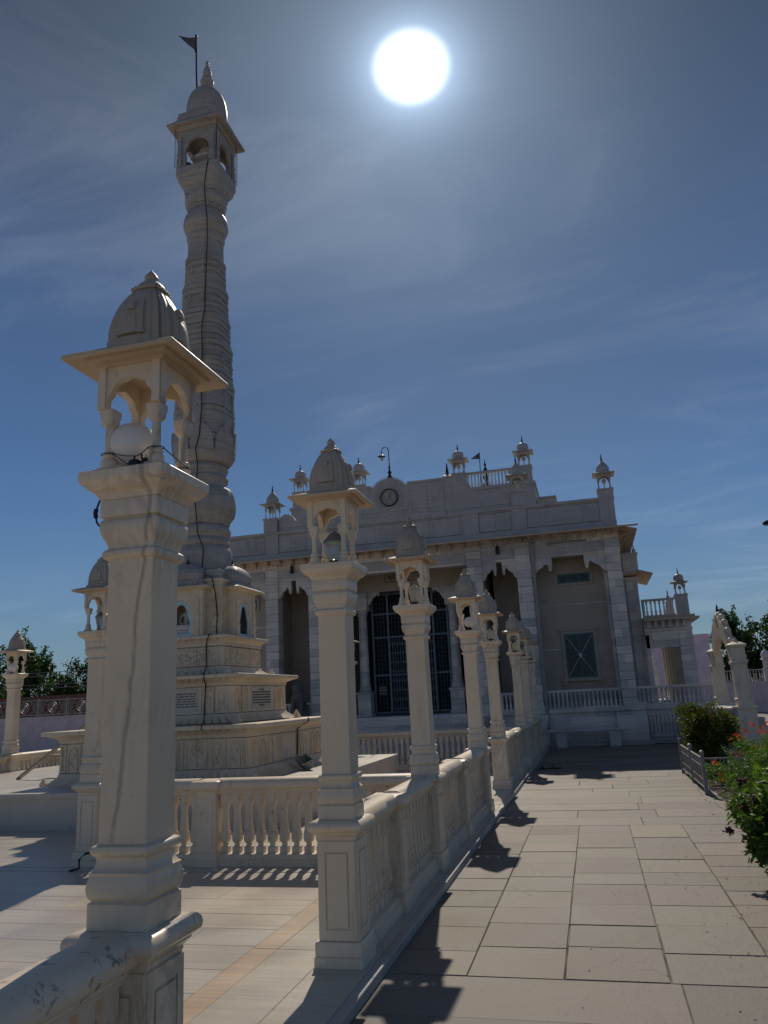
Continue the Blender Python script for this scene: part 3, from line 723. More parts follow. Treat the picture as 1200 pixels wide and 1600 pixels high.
def fill_relief(b, u0, u1, z0, z1, face, plane, n, t=.01, seed=1):
    rr = random.Random(seed)                       # carved scrollwork: small curls
    for i in range(n):
        u, z_ = rr.uniform(u0, u1), rr.uniform(z0, z1); r_ = rr.uniform(.012, .03); a0 = rr.uniform(0, 6.3)
        pts = []
        for k_ in range(7):
            a = a0+k_*.75; q = r_*(1-k_*.09)
            uu, zz = u+q*math.cos(a), z_+q*math.sin(a)
            pts.append((uu, plane-t*.3, zz) if face == 's' else (plane+t*.3, uu, zz))
        b.tube(pts, .007, 4)
# tier 1
t1 = MB(); h = 1.70
t1.sq(TX, TY, [(h,.50),(h,1.16),(h+.02,1.165),(h+.02,1.19)], .0)
t1.sq(TX, TY, [(1.87,1.275),(1.915,1.278),(1.92,1.285),(1.92,1.335),(1.91,1.342)], 0)
petals(t1, 1.71, .498, .66, .20, 26); petals(t1, 1.71, 1.185, 1.276, .19, 26, -1)
for r_, (cxx, cyy) in enumerate(((1,1),(1,-1),(-1,1),(-1,-1))):      # horned corners of the base moulding
    t1.sq(TX+cxx*1.86, TY+cyy*1.86, [(.05,.501),(.05,.54),(.03,.57),(.01,.61)], .2)
for face, pl in (('s', TY-h), ('e', TX+h)):
    c0 = TX if face == 's' else TY
    for u in (-1.45, -1.15, 1.15, 1.45): arch_relief(t1, c0+u, .70, 1.08, .10, face, pl); fill_relief(t1, c0+u-.05, c0+u+.05, .74, 1.0, face, pl, 10, seed=int(u*100))
    for u in (-.52, .52, -1.62, 1.62): frame_relief(t1, c0+u-.05, c0+u+.05, .69, 1.12, face, pl); fill_relief(t1, c0+u-.03, c0+u+.03, .72, 1.08, face, pl, 9, seed=int(u*77))
    frame_relief(t1, c0-.98, c0-.62, .69, 1.1, face, pl, .014); frame_relief(t1, c0+.62, c0+.98, .69, 1.1, face, pl, .014)
    fill_relief(t1, c0-.9, c0-.7, .74, 1.05, face, pl, 18, seed=5); fill_relief(t1, c0+.7, c0+.9, .74, 1.05, face, pl, 18, seed=6)
    frame_relief(t1, c0-.40, c0+.40, .70, 1.10, face, pl, .016)
    for cu in (-.36, .36):
        for cz_ in (.74, 1.06): 
            P = [(c0+cu+.06*math.cos(a), cz_+.06*math.sin(a)) for a in np.linspace(0, 2*PI, 13)[:-1]]
            t1.prism(P, 'y' if face == 's' else 'x', pl-.012 if face == 's' else pl, pl-.001 if face == 's' else pl+.011)
part('lower_tier', t1, M_base, tw, 22)
# tier 2
t2 = MB(); h = 1.16
t2.sq(TX, TY, [(1.22,1.343),(1.22,1.37),(h,1.372),(h,1.97),(h+.02,1.975),(h+.02,2.0)], 0)
petals(t2, h+.01, 1.36, 1.50, .20, 18); petals(t2, h+.01, 2.0, 2.085, .19, 18, -1)
t2.sq(TX, TY, [(1.33,2.085),(1.355,2.087),(1.36,2.093),(1.36,2.14),(1.35,2.147)], 0)
for r_, (cxx, cyy) in enumerate(((1,1),(1,-1),(-1,1),(-1,-1))): t2.sq(TX+cxx*1.32, TY+cyy*1.32, [(.06,1.343),(.065,1.39),(.04,1.43),(.01,1.50)], .2)
for face, pl in (('s', TY-h), ('e', TX+h)):
    c0 = TX if face == 's' else TY
    for u in (-.97, .97): arch_relief(t2, c0+u, 1.54, 1.90, .10, face, pl); fill_relief(t2, c0+u-.06, c0+u+.06, 1.58, 1.84, face, pl, 14, seed=int(u*55))
    for u in (-.70, .70): frame_relief(t2, c0+u-.12, c0+u+.12, 1.53, 1.93, face, pl, .014); fill_relief(t2, c0+u-.09, c0+u+.09, 1.56, 1.9, face, pl, 22, seed=int(u*33))
plq = None
part('middle_tier', t2, M_base, tw, 22)
def plaque(face, pl, c0, w0, w1, z0, z1, rows_, label):
    b_ = MB()
    if face == 's': b_.box(c0-w0, c0+w1, pl-.014, pl-.001, z0, z1)
    else: b_.box(pl+.001, pl+.014, c0-w0, c0+w1, z0, z1)
    fr = part('inscribed_plaque', b_, M_white2, tw); fr['label'] = label
    L_ = MB(); rr = random.Random(3)
    lh = (z1-z0-.05)/rows_
    for i in range(rows_):
        zt = z1-.03-i*lh; u = c0-w0+.02; uend = c0+w1-.02
        if i == 0 or i == rows_-1: u = c0-.12; uend = c0+.12
        while u < uend-.01:
            wl = min(rr.uniform(.04, .11), uend-u)
            segs_ = [(u, u+wl, zt-.006, zt)]           # head line of a word, then its letters
            k_ = u+.004
            while k_ < u+wl-.004:
                hh = lh*rr.uniform(.38, .62)
                segs_.append((k_, k_+.0045, zt-hh, zt-.006))
                if rr.random() < .7: segs_.append((k_+.0045, k_+.011, zt-hh*rr.uniform(.5,.9), zt-hh*rr.uniform(.5,.9)+.006))
                k_ += .013
            for (a, c_, d_, e_) in segs_:
                if d_ > e_: d_, e_ = e_, d_
                if face == 's': L_.box(a, c_, pl-.017, pl-.0145, d_, e_)
                else: L_.box(pl+.0145, pl+.017, a, c_, d_, e_)
            u += wl+.012
    part('inscription', L_, M_letter, fr, smooth=0)
M_white2 = marble('plaque_marble', (.56,.51,.44), vamt=.1, samt=.2)
jt = MB()                                   # open joints round the tiers
for (h_, zs_) in ((1.70, (.672, 1.13)), (1.16, (1.505, 1.95)), (.80, (2.31, 2.645))):
    for z_ in zs_: jt.sq(TX, TY, [(h_-.02, z_), (h_+.003, z_+.0005), (h_+.003, z_+.0095), (h_-.02, z_+.01)], 0)
for (h_, z0_, z1_, us_) in ((1.70, .68, 1.13, (-1.3,-.8,-.45,.45,.8,1.3)), (1.16, 1.515, 1.95, (-.83,.83)), (.80, 2.32, 2.645, (-.25,.3))):
    for u_ in us_: jt.box(TX+u_, TX+u_+.007, TY-h_-.003, TY-h_+.01, z0_, z1_); jt.box(TX+h_-.01, TX+h_+.003, TY+u_, TY+u_+.007, z0_, z1_)
for (h_, z_) in ((1.92, 1.31), (1.36, 2.115), (.918, 2.815)):
    for u_ in (-.62, .05, .7): jt.box(TX+u_*h_, TX+u_*h_+.006, TY-h_-.002, TY-h_+.01, z_-.022, z_+.022); jt.box(TX+h_-.01, TX+h_+.002, TY+u_*h_, TY+u_*h_+.006, z_-.022, z_+.022)
part('tier_joints', jt, M_joint, tw, 0)
plaque('s', TY-1.16, TX, .52, .52, 1.55, 1.93, 8, 'white tablet with eight lines of black Devanagari on the front')
plaque('e', TX+1.16, TY, .42, .42, 1.56, 1.93, 7, 'white tablet with centred black lines on the right face')
# tier 3
t3 = MB(); h = .80
t3.sq(TX, TY, [(h,2.148),(h,2.66),(h+.02,2.665),(h+.02,2.70)], 0)
petals(t3, h+.01, 2.148, 2.30, .20, 12); petals(t3, h+.01, 2.70, 2.785, .10, 12, -1)
t3.sq(TX, TY, [(.89,2.785),(.915,2.787),(.918,2.793),(.918,2.835),(.908,2.842)], 0)
for r_, (cxx, cyy) in enumerate(((1,1),(1,-1),(-1,1),(-1,-1))): t3.sq(TX+cxx*.96, TY+cyy*.96, [(.05,2.1485),(.055,2.19),(.035,2.23),(.01,2.29)], .2)
for face, pl in (('s', TY-h), ('e', TX+h)):
    c0 = TX if face == 's' else TY
    frame_relief(t3, c0-.72, c0+.72, 2.33, 2.63, face, pl, .016); fill_relief(t3, c0-.66, c0+.66, 2.36, 2.6, face, pl, 130, seed=8)
part('upper_tier', t3, M_base, tw, 22)
# shrine with four niche bays
s = MB(); hc = .70
CR = []
for r_ in range(4):
    for (x, y) in ((-.70,-.70),(-.38,-.70),(-.38,-.48),(.38,-.48),(.38,-.70)):
        c, s_ = round(math.cos(r_*PI/2)), round(math.sin(r_*PI/2)); CR.append((x*c-y*s_, x*s_+y*c))
s.sect(TX, TY, [(1,2.843),(1,3.66)], CR)
s.sq(TX, TY, [(hc,3.661),(hc,3.80),(hc+.03,3.81),(hc+.045,3.83),(hc+.045,3.86),(hc-.1,3.88)], .01)
part('shrine_core', s, M_base, tw)
for face, pl in (('s', TY-hc), ('e', TX+hc)):
    c0 = TX if face == 's' else TY
    for u in (-.585, .585):
        fr = MB(); frame_relief(fr, c0+u-.10, c0+u+.10, 2.92, 3.72, face, pl, .015); fill_relief(fr, c0+u-.07, c0+u+.07, 2.96, 3.68, face, pl, 60, seed=int(u*100)+2)
        part('carved_panel', fr, M_base, tw)
bayP = arch_panel(.44, 2.8435, 3.66, .235, 2.93, 3.50, 3, .10)
for r_ in range(4):
    c, s_ = round(math.cos(r_*PI/2)), round(math.sin(r_*PI/2))
    def rot(mb):
        mb.v = [(TX+x*c-y*s_, TY+x*s_+y*c, z) for x, y, z in mb.v]; return mb
    b = MB(); b.prism([(-.44,2.8435),(-.44,3.66),(.44,3.66),(.44,2.8435),(.235,2.8435),(.235,2.96)]+cusped(.235, 2.96, 3.50, 5, .12)[::-1][1:]+[(-.235,2.8435)], 'y', -.86, -.80)
    b.box(-.44, -.38, -.7995, -.701, 2.8435, 3.66); b.box(.38, .44, -.7995, -.701, 2.8435, 3.66); b.box(-.3795, .3795, -.86+.062, -.701, 3.58, 3.66)
    for q in (-1, 1):                             # little carved columns beside the niche
        b.lathe(q*.345, -.875, [(.045,2.844),(.05,2.90),(.03,2.93),(.045,2.99),(.052,3.05),(.03,3.09),(.048,3.14),(.05,3.22),(.028,3.27),(.026,3.40),(.04,3.44),(.045,3.50)], 10, 5, .18)
    bay = part('niche_bay', rot(b), M_base, tw)
    b = MB(); arch_o = [(-.232,2.85)]+[(x, z) for x, z in cusped(.232, 2.96, 3.495, 5, .12)]+[(.232,2.85)]
    arch_i = [(x*.70, 2.87+(z-2.87)*.88 if z > 2.9 else 2.90) for x, z in arch_o]
    n_ = len(arch_o); P = [(x, -.835, z) for x, z in arch_o]+[(x, -.835, z) for x, z in arch_i]+[(x, -.81, z) for x, z in arch_o]+[(x, -.81, z) for x, z in arch_i]
    F = []
    for i in range(n_):
        j = (i+1)%n_; F += [(i, n_+i, n_+j, j), (n_+i, 3*n_+i, 3*n_+j, n_+j)]
    b.add(P, F); b.box(-.24, .24, -.87, -.8355, 2.8436, 2.885)
    part('niche_frame', rot(b), M_blue, bay)
    if r_ == 1:
        b = MB(); b.prism([(x*.75, 2.87+(z-2.87)*.90) for x, z in arch_o], 'y', -.818, -.814)
        part('niche_glass', rot(b), M_pane, bay, smooth=0)
    ev = MB()
    def rr_(o_, z_): return [(-.46-o_, -.90-o_, z_), (.46+o_, -.90-o_, z_), (.46+o_, -.5, z_), (-.46-o_, -.5, z_)]
    ev.rings([rr_(-.02,3.661), rr_(.0,3.68), rr_(.11,3.695), rr_(.115,3.70), rr_(.11,3.715), rr_(-.01,3.765), rr_(-.03,3.767)])
    part('bay_eave', rot(ev), M_base, bay)
    dm = MB()
    def dd(w_, d_, z_, k_=.06): return [(-w_,-.72-d_+k_,z_),(-w_+k_,-.72-d_,z_),(w_-k_,-.72-d_,z_),(w_,-.72-d_+k_,z_),(w_,-.45,z_),(-w_,-.45,z_)]
    dm.rings([dd(.43,.17,3.768), dd(.43,.17,3.80), dd(.40,.14,3.805), dd(.40,.14,3.85), dd(.38,.13,3.856)])
    NN = 36
    prof = [(.375,3.857),(.385,3.90),(.385,3.96),(.365,4.02),(.315,4.08),(.24,4.13),(.15,4.165),(.07,4.185),(.02,4.19)]
    R2 = []
    for rad, z_ in prof:
        ring_ = []
        for i in range(NN):
            a = 2*PI*i/NN; e_ = .42
            xx = math.copysign(abs(math.cos(a))**e_, math.cos(a)); yy_ = math.copysign(abs(math.sin(a))**e_, math.sin(a))
            rb = 1-.03*abs(math.sin(NN/2*a*.5))
            ring_.append((xx*rad*rb, -.60+yy_*rad*.72*rb, z_))
        R2.append(ring_)
    dm.rings(R2); 
    part('bay_dome', rot(dm), M_tower, bay)
    b = MB(); b.lathe(0, -.60, [(.03,4.188),(.04,4.21),(.015,4.23),(.02,4.26),(.008,4.28),(.002,4.34)], 8); part('bay_finial', rot(b), M_dark, bay)
# shaft
def ogee(b, prof, n=32, lobes=16, amp=.04): b.lathe(TX, TY, prof, n, lobes, amp)
OCT = [(math.cos(a)/.9239*.98, math.sin(a)/.9239*.98) for a in [PI/8+i*PI/4 for i in range(8)]]
RATH = []
for r_ in range(4):
    for (x, y) in ((.985,-.42),(.985,.42),(.93,.45),(.93,.62),(.66,.90)):
        c, s_ = math.cos(r_*PI/2), math.sin(r_*PI/2); RATH.append((x*c-y*s_, x*s_+y*c))
s = MB()
s.sq(TX, TY, [(.60,3.881),(.60,4.02),(.57,4.03)], .1)
for (a, c_) in ((.52,-.52),(-.52,.52),(.52,.52),(-.52,-.52)): s.sq(TX+a, TY+c_, [(.13,3.861),(.13,4.04),(.12,4.045)], .02)
s.lathe(TX, TY, [(.50,4.03),(.54,4.10),(.545,4.30),(.54,4.50),(.50,4.56),(.47,4.60),(.50,4.66),(.48,4.72),(.46,4.76),(.505,4.82),(.52,4.88),(.50,4.95),(.465,4.99)], 32, 8, .05)
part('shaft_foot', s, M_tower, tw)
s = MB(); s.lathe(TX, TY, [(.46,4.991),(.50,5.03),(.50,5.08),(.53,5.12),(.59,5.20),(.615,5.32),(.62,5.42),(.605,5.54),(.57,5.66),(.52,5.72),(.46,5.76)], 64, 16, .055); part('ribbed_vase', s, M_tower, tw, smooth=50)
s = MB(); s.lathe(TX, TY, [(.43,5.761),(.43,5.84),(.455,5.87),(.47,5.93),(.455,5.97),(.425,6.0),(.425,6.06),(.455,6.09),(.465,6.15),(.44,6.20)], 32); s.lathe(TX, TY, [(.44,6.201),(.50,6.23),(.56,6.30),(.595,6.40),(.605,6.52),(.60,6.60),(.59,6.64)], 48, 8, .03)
for i in range(8):                                 # upright petals round the bowl
    a = PI/8+i*PI/4; c, s_ = math.cos(a), math.sin(a); V = []
    for (u, z_, o_) in ((-.22,6.42,.60),(.22,6.42,.60),(.21,6.70,.625),(.12,6.86,.63),(0,6.94,.635),(-.12,6.86,.63),(-.21,6.70,.625)): V.append((o_*.985, u, z_))
    V += [(.5, u, z_) for _, u, z_ in V]
    s.add([(TX+x*c-y*s_, TY+x*s_+y*c, z) for x, y, z in V], [tuple(range(7)), tuple(range(13, 6, -1))]+[(i_, 7+i_, 7+(i_+1)%7, (i_+1)%7) for i_ in range(7)])
part('lotus_bowl', s, M_tower, tw)
def seg(r0, r1, z0, z1, extra=()):
    s = MB(); r0 *= .93; r1 *= .93
    P = [(r0*1.02,z0),(r0*1.02,z0+.09),(r0*.955,z0+.10),(r0*.955,z0+.13),(r0,z0+.14),(r0,z0+.22),(r0*.95,z0+.23)]
    zm = (z0+z1)/2; P += [(r0,zm-.09),(r0*.965,zm-.08),(r0*.965,zm-.05),((r0+r1)/2*1.005,zm-.04),((r0+r1)/2*1.005,zm+.02),(r1*.95,zm+.03),(r1*.95,zm+.05),(r1,zm+.06)]
    P += [(r1*.95,z1-.25),(r1*1.0,z1-.24),(r1*1.0,z1-.17),(r1*.955,z1-.16),(r1*.955,z1-.13),(r1*1.01,z1-.12),(r1*1.01,z1-.03),(r1*.98,z1-.02),(r1*.9,z1)]
    s.sect(TX, TY, P, RATH)
    for i in range(4):                             # thin band carvings on the faces
        c, s_ = math.cos(i*PI/2), math.sin(i*PI/2)
        for u in (-.30, .30):
            V = [(r0*.995, u*r0*1.1-.03, z0+.26),(r0*.995, u*r0*1.1+.03, z0+.26),(r0*.995, u*r0*1.1+.03, z1-.27),(r0*.995, u*r0*1.1-.03, z1-.27)]
            V += [(r0*.9, y, z) for _, y, z in V]
            s.add([(TX+x*c-y*s_, TY+x*s_+y*c, z) for x, y, z in V], [(0,1,2,3),(7,6,5,4),(0,4,5,1),(1,5,6,2),(2,6,7,3),(3,7,4,0)])
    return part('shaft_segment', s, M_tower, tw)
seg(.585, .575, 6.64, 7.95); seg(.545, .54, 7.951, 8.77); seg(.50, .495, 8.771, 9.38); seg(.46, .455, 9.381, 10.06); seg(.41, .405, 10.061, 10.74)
s = MB(); s.sect(TX, TY, [(.335,10.741),(.33,11.10),(.335,11.13),(.34,11.14)], RATH)
s.lathe(TX, TY, [(.36,11.141),(.37,11.18),(.395,11.22),(.40,11.26),(.36,11.28),(.355,11.32),(.42,11.40),(.46,11.48),(.475,11.57),(.465,11.66),(.43,11.76),(.385,11.83),(.36,11.87)], 40, 20, .015)
s.lathe(TX, TY, [(.36,11.871),(.40,11.90),(.405,11.95),(.38,11.98)], 32, 16, .08)
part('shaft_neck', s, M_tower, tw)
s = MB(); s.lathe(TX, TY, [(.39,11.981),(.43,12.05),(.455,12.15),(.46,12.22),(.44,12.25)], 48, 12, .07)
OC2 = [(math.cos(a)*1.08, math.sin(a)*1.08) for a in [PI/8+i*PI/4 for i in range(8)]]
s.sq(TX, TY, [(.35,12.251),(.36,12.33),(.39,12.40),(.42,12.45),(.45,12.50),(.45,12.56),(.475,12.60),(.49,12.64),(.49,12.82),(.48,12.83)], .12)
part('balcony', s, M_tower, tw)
s = MB(); hb = .43
for s_ in (-1, 1):
    P = arch_panel(hb, 12.831, 13.74, .27, 13.15, 13.52, 5, .12); P = [(x+TX, z) for x, z in P]
    s.prism(P, 'y', TY+s_*hb-(.06 if s_>0 else 0), TY+s_*hb+(.06 if s_<0 else 0))
    P = arch_panel(hb-.061, 12.832, 13.739, .25, 13.15, 13.52, 5, .12); P = [(x+TY, z) for x, z in P]
    s.prism(P, 'x', TX+s_*(hb-.002)-(.06 if s_>0 else 0), TX+s_*(hb-.002)+(.06 if s_<0 else 0))
    for q in (-1, 1):
        s.lathe(TX+q*.38, TY+s_*.455, [(.05,12.832),(.055,12.9),(.035,12.94),(.05,13.0),(.05,13.08),(.03,13.12),(.045,13.2),(.03,13.26),(.03,13.5),(.05,13.56)], 10, 5, .15)
        s.lathe(TX+s_*.455, TY+q*.38, [(.05,12.832),(.055,12.9),(.035,12.94),(.05,13.0),(.05,13.08),(.03,13.12),(.045,13.2),(.03,13.26),(.03,13.5),(.05,13.56)], 10, 5, .15)
pav = part('pavilion', s, M_tower, tw)
s = MB(); s.sq(TX, TY, [(.45,13.741),(.47,13.77),(.50,13.80),(.62,13.79),(.63,13.795),(.63,13.83),(.60,13.85),(.50,13.98),(.49,14.0),(.47,14.02),(.47,14.10),(.45,14.11),(.45,14.20)], .02); part('pavilion_eave', s, M_tower, pav)
s = MB(); s.lathe(TX, TY, [(.43,14.201),(.445,14.26),(.448,14.40),(.44,14.55),(.415,14.70),(.365,14.84),(.29,14.95),(.19,15.02),(.10,15.05)], 32); s.lathe(TX, TY, [(.10,15.051),(.07,15.09),(.09,15.15),(.14,15.22),(.15,15.30),(.12,15.39),(.07,15.44),(.09,15.47),(.10,15.53),(.085,15.60),(.055,15.68),(.03,15.72),(.045,15.77),(.04,15.82),(.002,15.90)], 20)
part('pavilion_dome', s, M_tower, pav)
# bird netting posts (thin wires on two corners) and cable
s = MB()
for q in (-1, 1):
    for i in range(26):
        z_ = 12.86+i*.036
        s.tube([(TX-.49, TY-.49+.05*(i%2), z_), (TX-.49, TY-.40, z_+.01)], .004, 4); s.tube([(TX+.49, TY+.40, z_), (TX+.49, TY+.49-.05*(i%2), z_)], .004, 4)
for (a, c_) in ((-.49,-.49),(.49,.49),(.49,-.49)): s.tube([(TX+a, TY+c_, 12.83), (TX+a, TY+c_, 13.8)], .006, 4)
part('netting', s, M_dark, tw)
s = MB(); CP = [(.14,-.47,14.6),(.22,-.52,14.1),(.30,-.64,13.83),(.30,-.50,12.83),(.26,-.505,12.6),(.2,-.46,12.3),(.22,-.47,11.95),(.24,-.42,11.5),(.22,-.36,11.1),(.22,-.375,10.75),(.24,-.43,10.4),(.22,-.43,9.9),(.24,-.48,9.4),(.20,-.53,9.0),(.21,-.52,8.4),(.20,-.56,7.9),(.24,-.585,7.3),(.21,-.60,6.7),(.14,-.62,6.4),(.11,-.48,6.15),(.10,-.50,5.7),(.13,-.61,5.4),(.14,-.56,5.1),(.14,-.52,4.8),(.28,-.53,4.45),(.28,-.60,4.06),(.28,-.66,3.95),(.56,-.76,3.9),(.62,-.74,3.6),(.66,-.73,3.2),(.64,-.73,2.85),(.60,-.93,2.85),(.58,-.93,2.79),(.50,-.83,2.7),(.5,-.82,2.3),(.52,-1.0,2.16),(.75,-1.37,2.16),(.74,-1.38,2.09),(.68,-1.19,2.0),(.66,-1.19,1.5),(.74,-1.36,1.37),(1.0,-1.93,1.36),(1.0,-1.94,1.27)]
s.tube([(TX+x, TY+y, z) for x, y, z in CP[3:]], .010, 6)
single('tower_cable', s, M_cable, 'long black cable running down the face of the tall tower', 'cable', (TX+.2, TY-.6, 1.3))
s = MB(); CP = [(1.92,.35,1.35),(1.94,.33,1.30),(1.73,.3,1.17),(1.715,.3,.70),(1.95,.28,.56),(2.0,.27,.505)]
s.tube([(TX+x, TY+y, z) for x, y, z in CP], .014, 6)
single('tier_cable', s, M_cable, 'short black cable over the right face of the lowest tower tier', 'cable', (TX+1.9, TY+.3, .5))
f = MB(); f.tube([(TX-.24, TY, 14.90), (TX-.27, TY, 15.6), (TX-.29, TY, 16.65)], .018, 6); f.sphere((TX-.285, TY, 16.25), .04, 8, 6); f.sphere((TX-.29, TY, 16.66), .03, 8, 6)
fl = thing('pennant', 'dark triangular pennant on a thin pole at the very top of the tower', 'flag', (TX-.24, TY, 14.9))
part('pole', f, M_dark, fl)
f = MB(); V = []; n_ = 8
for i in range(n_+1):
    t_ = i/n_; yw = .035*math.sin(5*t_)*t_; V.append((TX-.30-.42*t_, TY+yw, 16.62+.14*t_)); V.append((TX-.30-.42*t_, TY+yw, 16.62+.14*t_-.36*(1-t_)-.004))
V2 = [(x, y+.006, z) for x, y, z in V]
F = [(2*i, 2*i+1, 2*i+3, 2*i+2) for i in range(n_)]+[(2*(n_+1)+2*i+2, 2*(n_+1)+2*i+3, 2*(n_+1)+2*i+1, 2*(n_+1)+2*i) for i in range(n_)]
f.add(V+V2, F); part('cloth', f, M_flag, fl)
# floodlight tray lying on the platform
b = MB(); b.rings([[(-.20,-.07,0),(.20,-.07,0),(.20,.07,0),(-.20,.07,0)], [(-.24,-.10,.14),(.24,-.10,.14),(.24,.10,.14),(-.24,.10,.14)], [(-.225,-.088,.14),(.225,-.088,.14),(.225,.088,.14),(-.225,.088,.14)], [(-.19,-.06,.02),(.19,-.06,.02),(.19,.06,.02),(-.19,.06,.02)]], cap=False)
b.f.append((3,2,1,0)); b.f.append((12,13,14,15)); b.box(-.245,.245,-.106,-.1,.125,.15); b.box(-.245,.245,.1,.106,.125,.15)
me = b.mesh('metal_tray', M_tray, smooth=0)
o = obj('metal_tray', me, None, (-4.88, 13.05, .545)); o.rotation_euler = (math.radians(24), math.radians(8), math.radians(-52)); tag(o, 'open grey metal tray tipped against the base of the tower', 'tray')
# ------------------------------------------------------------------ statues
def seated_nodes(k=1.0):
    N = [(0,0,.07,.095,.075),(0,.0,.16,.085,.06),(0,0,.26,.095,.065),(0,0,.335,.085,.055),(0,0,.375,.035),(0,-.005,.415,.048),(0,-.005,.46,.058),(0,0,.505,.045),(0,0,.535,.022)]
    E = [(0,1),(1,2),(2,3),(3,4),(4,5),(5,6),(6,7),(7,8)]
    for s_ in (-1, 1):
        b = len(N)
        N += [(s_*.12,0,.325,.034),(s_*.165,-.01,.24,.028),(s_*.15,-.07,.14,.024),(s_*.06,-.14,.10,.022),(s_*.02,-.155,.095,.02)]
        E += [(3,b),(b,b+1),(b+1,b+2),(b+2,b+3),(b+3,b+4)]
        b = len(N)
        N += [(s_*.11,-.04,.05,.058),(s_*.225,-.11,.045,.045),(s_*.12,-.19,.04,.038),(-s_*.02,-.20,.045,.030)]
        E += [(0,b),(b,b+1),(b+1,b+2),(b+2,b+3)]
    return [(x*k, y*k, z*k, *(r*k for r in rest)) for x, y, z, *rest in N], E
N_, E_ = seated_nodes(1.0)
SEAT = skin_mesh('seated_figure', N_, E_, M_statue)
for r_, lab in ((0, 'seated white marble figure behind glass in the front niche of the tower'), (1, 'seated white marble figure in the right-facing niche of the tower, behind reflecting glass')):
    c, s_ = round(math.cos(r_*PI/2)), round(math.sin(r_*PI/2))
    t = thing('seated_statue', lab, 'statue', (TX+.64*s_, TY-.64*c, 2.844), 'seated statues of the tower'); t.rotation_euler = (0, 0, r_*PI/2)
    obj('figure', SEAT, t, (0, .04, .17)).scale = (.80, .80, .80)
    b = MB(); b.rings([[(-.21,-.15,0),(.21,-.15,0),(.21,.13,0),(-.21,.13,0)],[(-.21,-.15,.05),(.21,-.15,.05),(.21,.13,.05),(-.21,.13,.05)],[(-.17,-.12,.065),(.17,-.12,.065),(.17,.1,.065),(-.17,.1,.065)],[(-.17,-.12,.12),(.17,-.12,.12),(.17,.1,.12),(-.17,.1,.12)],[(-.21,-.15,.14),(.21,-.15,.14),(.21,.13,.14),(-.21,.13,.14)],[(-.2,-.15,.185),(.2,-.15,.185),(.2,.12,.185),(-.2,.12,.185)]])
    obj('plinth', b.mesh('plinth', M_statue), t)
t = thing('seated_statue', 'small seated figure inside the open pavilion at the tower top', 'statue', (TX+.02, TY, 12.831), 'seated statues of the tower')
obj('figure', SEAT, t, (0, -.06, .34)).scale = (1.0, 1.0, 1.0)
b = MB(); b.rings([[(-w_,-w_,z_),(w_,-w_,z_),(w_,w_,z_),(-w_,w_,z_)] for w_, z_ in ((.26,0),(.26,.14),(.22,.17),(.22,.28),(.26,.31),(.26,.36))]); obj('plinth', b.mesh('plinth', M_tower), t)
b = MB(); b.sphere((0,0,.12), .12, 12, 8); b.lathe(0, 0, [(.08,0),(.1,.02),(.06,.05)], 10)
single('pavilion_lamp', MB().add([(x+TX-.31, y+TY-.25, z+12.832) for x, y, z in b.v], b.f), M_dark, 'dark round floodlight in the left opening of the tower-top pavilion', 'floodlight', (TX-.31, TY-.25, 12.832))

# ------------------------------------------------------------------ temple
XC = -6.17; FY = 25.2; TZ = 1.05
tp = thing('temple', 'long marble temple with arcaded front, clock parapet, roof kiosks and a raised plinth', 'temple', (XC, FY, PZ))
def mx(x): return 2*XC-x
P = lambda n, b, m_=None, par=None, smooth=35: part(n, b, m_ or M_temple, par or tp, smooth)
# plinth and terrace
b = MB()
b.box(mx(1.43)-.2, 1.43, FY+.02, 34, PZ, .93); b.box(mx(1.43)-.25, 1.48, FY-.06, 34.05, .9305, 1.05)
b.box(1.4301, 3.75, FY+.25, 37, PZ, .925); b.box(1.4801, 3.82, FY+.16, 37.05, .9255, 1.048)
for x0, x1 in ((.62, 1.50), (-2.12, -1.42)): b.box(x0, x1, FY-.14, FY+.0195, PZ, .90); b.box(mx(x1), mx(x0), FY-.14, FY+.0195, PZ, .90)
P('plinth', b, smooth=0)
b = MB(); b.box(-1.42, 1.62, FY-.30, FY-.1405, PZ, .02); b.box(-1.42, 1.58, FY-.22, FY-.1402, .0205, .06); b.box(1.62, 3.7, FY+.0, FY+.2495, PZ, .03); P('base_course', b, M_kerb, smooth=0)
# relief balusters on the lower side wall
b = MB(); x = 1.60
while x < 3.6: b.sq(x, FY+.22, [(.030,.20),(.040,.24),(.028,.34),(.026,.55),(.038,.66),(.038,.76)], .1); x += .115
b.box(1.53, 3.72, FY+.17, FY+.27, .76, .86); b.box(1.53, 3.72, FY+.18, FY+.26, .12, .20); part_each('relief_baluster', b, M_temple, tp)
# steps
b = MB()
for i in range(5): b.box(XC-2.5+.0*i, XC+2.5, FY-1.35+i*.27, FY-.0605, PZ+i*.2+(.001 if i else 0), PZ+(i+1)*.2-.03); b.box(XC-2.5, XC+2.5, FY-1.37+i*.27, FY-.0605, PZ+(i+1)*.2-.0295, PZ+(i+1)*.2)
P('steps', b, M_temple, smooth=0)
for s_ in (-1, 1):
    b = MB(); b.box(XC+s_*2.72-.2, XC+s_*2.72+.2, FY-1.3, FY-.062, PZ, .82); b.box(XC+s_*2.72-.24, XC+s_*2.72+.24, FY-1.34, FY-.061, .8205, .90); P('stair_cheek', b, smooth=0)
